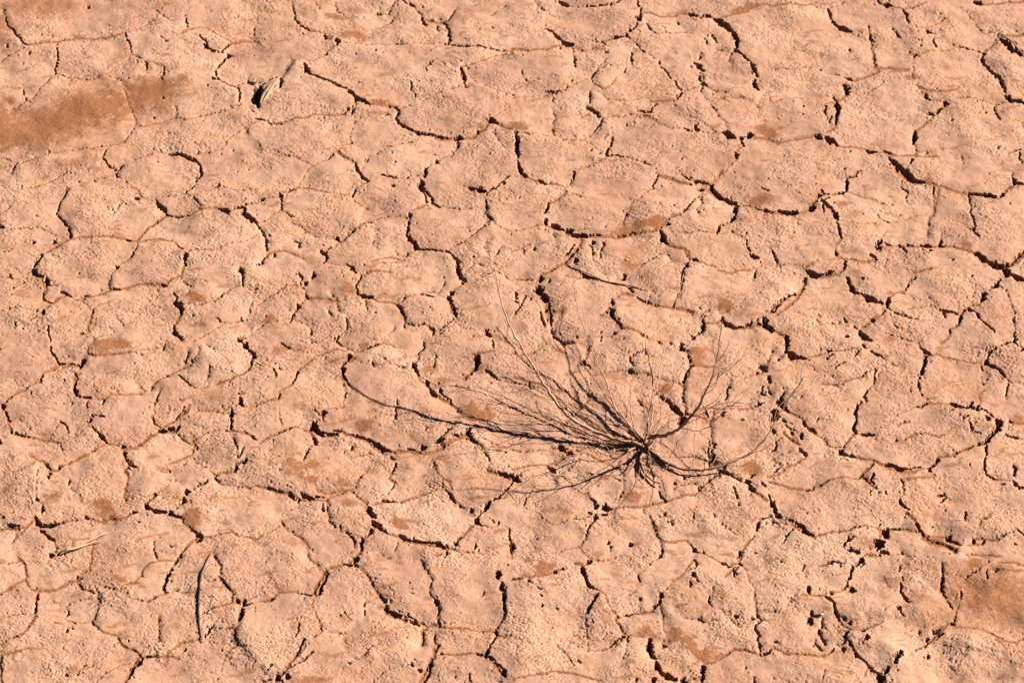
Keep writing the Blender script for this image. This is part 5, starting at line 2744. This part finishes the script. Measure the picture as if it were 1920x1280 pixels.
for (pts, w0, w1, nt, mi) in STEMS:
    sp = spline(pts, 5)
    n = len(sp)
    wob = [rs.uniform(-1.3, 1.3) for _ in range(n)]; wob2 = [rs.uniform(-1.3, 1.3) for _ in range(n)]
    path = [P(a + wob[i] * (i > 0), b + wob2[i] * (i > 0), h) for i, (a, b, h) in enumerate(sp)]
    rads = [PX * 0.66 * (w1 + (w0 - w1) * (1 - i / (n - 1)) ** 1.05) for i in range(n)]
    v_, q_ = tube(path, rads, 7 if w0 > 3 else 5)
    st_o = poly_object("stem", v_, q_, mats_[mi], shrub, origin=path[0])
    if mi == 1:
        st_o["label"] = "pale bleached stem"
    for k_ in range(nt):
        i = rs.randrange(int(n * 0.22), n - 2)
        a, b, h = sp[i]
        a2, b2, h2 = sp[min(i + 2, n - 1)]
        dx, dy, dh = a2 - a, b2 - b, h2 - h
        L0 = math.hypot(dx, dy) or 1
        dx, dy, dh = dx / L0, dy / L0, dh / L0
        sgn = rs.choice((-1, 1)); th = sgn * rs.uniform(0.25, 0.75)
        ddx, ddy = dx * math.cos(th) - dy * math.sin(th), dx * math.sin(th) + dy * math.cos(th)
        L = rs.uniform(22, 95) * (1.15 - i / n * 0.5)
        rise = rs.uniform(-0.15, 0.5) + max(dh, 0) * 0.7
        tw = []
        for m_ in range(6):
            t = m_ / 5
            bend = -sgn * 0.35 * t * t
            ex, ey = ddx * math.cos(bend) - ddy * math.sin(bend), ddx * math.sin(bend) + ddy * math.cos(bend)
            hh = max(h + rise * L * t, 2.0)
            jx, jy = (rs.uniform(-0.9, 0.9), rs.uniform(-0.9, 0.9)) if m_ else (0, 0)
            tw.append((a + ex * L * t + jx, b + ey * L * t + jy, hh))
        pth = [P(*q2) for q2 in tw]
        r0 = min(rads[i] * 0.85, PX * 0.72)
        rd = [r0 * (1 - 0.5 * m_ / 5) for m_ in range(6)]
        v_, q_ = tube(pth, rd, 4)
        poly_object("twig", v_, q_, mats_[mi], st_o, origin=path[i])
# ------------------------------------------------------------------ loose sticks, splinters and pebbles on the mud
def lying(name, pts, w, mat, label, cat, lift=1.0, sides=7, ends=0.35):
    """a stick laid on the mud; pts are picture points with an extra height over the surface"""
    sp = spline([(a, b, h) for a, b, h in pts], 5)
    n = len(sp)
    path = []
    hs = [sum(max(surface_height(a, b) / PX, -3) for a, b, _ in sp[max(0, i - 2):i + 3]) / len(sp[max(0, i - 2):i + 3]) + 0.1 for i in range(n)]
    for i, (a, b, h) in enumerate(sp):
        hh = hs[i] + h * 0.2 + w * 0.1 * lift
        path.append(P(a + rs.uniform(-.3, .3), b + rs.uniform(-.3, .3), hh))
    rads = [PX * 0.5 * w * (ends + (1 - ends) * min(1, 3.0 * min(i, n - 1 - i) / (n - 1) + 0.15)) for i in range(n)]
    v_, q_ = tube(path, rads, sides)
    return tag(poly_object(name, v_, q_, mat, None, origin=path[n // 2]), label, cat)
lying("fallen_twig", [(1061,495,1), (1085,508,2), (1110,520,3), (1140,529,2.5), (1170,534,2), (1200,541,3)], 3.0, DARKSTICK,
      "thin dark brown twig lying across the mud above the shrub", "twig")
lying("fallen_twig", [(1075,500,6), (1100,512,6), (1128,524,3)], 2.0, PALESTEM, "short pale sliver lying along the dark twig above the shrub", "twig")
lying("curved_stick", [(395,1037,2), (384,1058,3), (376,1082,4), (374,1110,5), (372,1140,4), (374,1175,3), (379,1204,2)], 3.0, DARKSTICK,
      "slender black curved stick lying upright in the picture at lower left", "stick")

def splinter(name, pts, w, th, mat, parent=None, origin=None):
    """a flat, split sliver of wood: a tapered blade with real thickness"""
    vs, qs = [], []
    path = [P(*p) for p in spline(pts, 4)]
    n = len(path)
    for i, p in enumerate(path):
        t = (path[min(i + 1, n - 1)] - path[max(i - 1, 0)]).normalized()
        side = t.cross(Vector((0, 0, 1)))
        if side.length < 1e-3:
            side = Vector((1, 0, 0))
        side.normalize(); nn = side.cross(t)
        f = min(1.0, 0.25 + 2.6 * min(i, n - 1 - i) / (n - 1))
        hw_, ht = PX * w * 0.5 * f * rs.uniform(0.85, 1.1), PX * th * 0.5 * f
        for a, b in ((-1, -1), (-0.3, -1.1), (1, -1), (1, 1), (0.2, 1.35), (-1, 1)):
            vs.append(p + side * hw_ * a + nn * ht * b)
    for i in range(n - 1):
        for k_ in range(6):
            k2 = (k_ + 1) % 6
            qs.append((i * 6 + k_, i * 6 + k2, (i + 1) * 6 + k2, (i + 1) * 6 + k_))
    qs.append(tuple(range(6))[::-1]); qs.append(tuple((n - 1) * 6 + k_ for k_ in range(6)))
    me = bpy.data.meshes.new(name)
    o3 = path[0] if origin is None else origin
    me.from_pydata([v - o3 for v in vs], [], qs); me.materials.append(mat); me.update()
    o = bpy.data.objects.new(name, me); col.objects.link(o)
    if parent is not None:
        o.parent = parent; o.location = o3 - parent_world(parent)
    else:
        o.location = o3
    return o
g0 = surface_height(490, 190) / PX
chip = empty("wood_chip", P(489, 194, g0), "pale split wood chip standing out of the mud over a black hole at upper left", "wood chip")
for pts, w in (
    ([(488,194,g0), (494,178,g0+6), (507,160,g0+13), (519,150,g0+19)], 5.0),
    ([(492,193,g0), (499,181,g0+5), (510,165,g0+11), (523,147,g0+18)], 3.4),
    ([(493,192,g0), (505,170,g0+10), (519,152,g0+16), (524,147,g0+18)], 2.6),
    ([(497,186,g0), (508,172,g0+5), (520,160,g0+10), (525,150,g0+13)], 3.2),
    ([(494,190,g0), (505,176,g0+4), (514,168,g0+7), (523,163,g0+8)], 2.8)):
    splinter("splinter", pts, w, 2.2, SPLINTER, chip)
def gh(px, py):
    return surface_height(px, py) / PX
straw = splinter("wood_sliver", [(96,1037,gh(96,1037)+2), (120,1032,gh(120,1032)+4), (145,1026,gh(145,1026)+4), (170,1018,gh(170,1018)+4), (193,1013,gh(193,1013)+3)], 4.2, 1.6, SPLINTER)
tag(straw, "long pale flat wood sliver lying on mud at lower left", "wood sliver")
s2 = splinter("wood_sliver", [(150,1022,gh(150,1022)+3), (175,1010,gh(175,1010)+5), (190,1002,gh(190,1002)+5), (205,997,gh(205,997)+3)], 2.8, 1.4, SPLINTER)
tag(s2, "shorter pale sliver lying just above the long flat one at lower left", "wood sliver")
s3 = splinter("wood_sliver", [(480,149,gh(480,149)+4), (492,152,gh(492,152)+3), (500,148,gh(500,148)+4)], 2.4, 1.4, SPLINTER)
tag(s3, "tiny pale splinter lying left of the standing wood chip", "wood sliver")
s4 = splinter("wood_sliver", [(1874,66,gh(1874,66)+3), (1890,72,gh(1890,72)+5), (1904,84,gh(1904,84)+5), (1922,108,gh(1922,108)+3)], 2.6, 1.6, PALESTEM)
tag(s4, "thin brown sliver bridging the open crack at the upper right corner", "wood sliver")

lying("snapped_twig", [(1240,880,1), (1252,874,1.5), (1266,871,1)], 2.2, STEM, "short snapped twig lying just right of the shrub's foot", "twig")
lying("snapped_twig", [(1150,893,1), (1163,899,1.5), (1179,900,1)], 2.0, STEM, "short snapped twig lying in front of the shrub's foot", "twig")
lying("snapped_twig", [(1316,758,1), (1326,770,1.5), (1331,783,1)], 2.0, PALESTEM, "small broken twig in the crack behind the shrub's right branch", "twig")
def pebble(px, py, r, label, flat=0.7):
    vs, qs = [], []
    c = P(px, py, gh(px, py) + r * 0.35)
    m, k = 6, 9
    for a in range(1, m):
        ph = math.pi * a / m
        for b in range(k):
            th = 2 * math.pi * b / k
            rr = r * PX * (1 + rs.uniform(-0.18, 0.18))
            vs.append(c + Vector((math.sin(ph) * math.cos(th) * 1.2, math.sin(ph) * math.sin(th), math.cos(ph) * flat)) * rr)
    vs.append(c + Vector((0, 0, r * PX * flat))); vs.append(c - Vector((0, 0, r * PX * flat)))
    for a in range(m - 2):
        for b in range(k):
            b2 = (b + 1) % k
            qs.append((a * k + b, (a + 1) * k + b, (a + 1) * k + b2, a * k + b2))
    for b in range(k):
        b2 = (b + 1) % k
        qs.append((len(vs) - 2, b, b2)); qs.append((len(vs) - 1, (m - 2) * k + b2, (m - 2) * k + b))
    return tag(poly_object("pebble", vs, qs, PEBBLE, None, origin=c), label, "pebble")
pebble(881, 725, 2.2, "small white pebble left of the shrub beneath a thin branch")
pebble(1396, 785, 3.0, "small white pebble right of the shrub on a bare plate")
pebble(1540, 1151, 3.4, "pale shiny pebble in a dark hollow at lower right")
pebble(1175, 487, 2.6, "pale pebble beside a dark pit on the stained plate above the twig")
pebble(1592, 628, 3.4, "pale crumb of stone beside the crack right of centre")
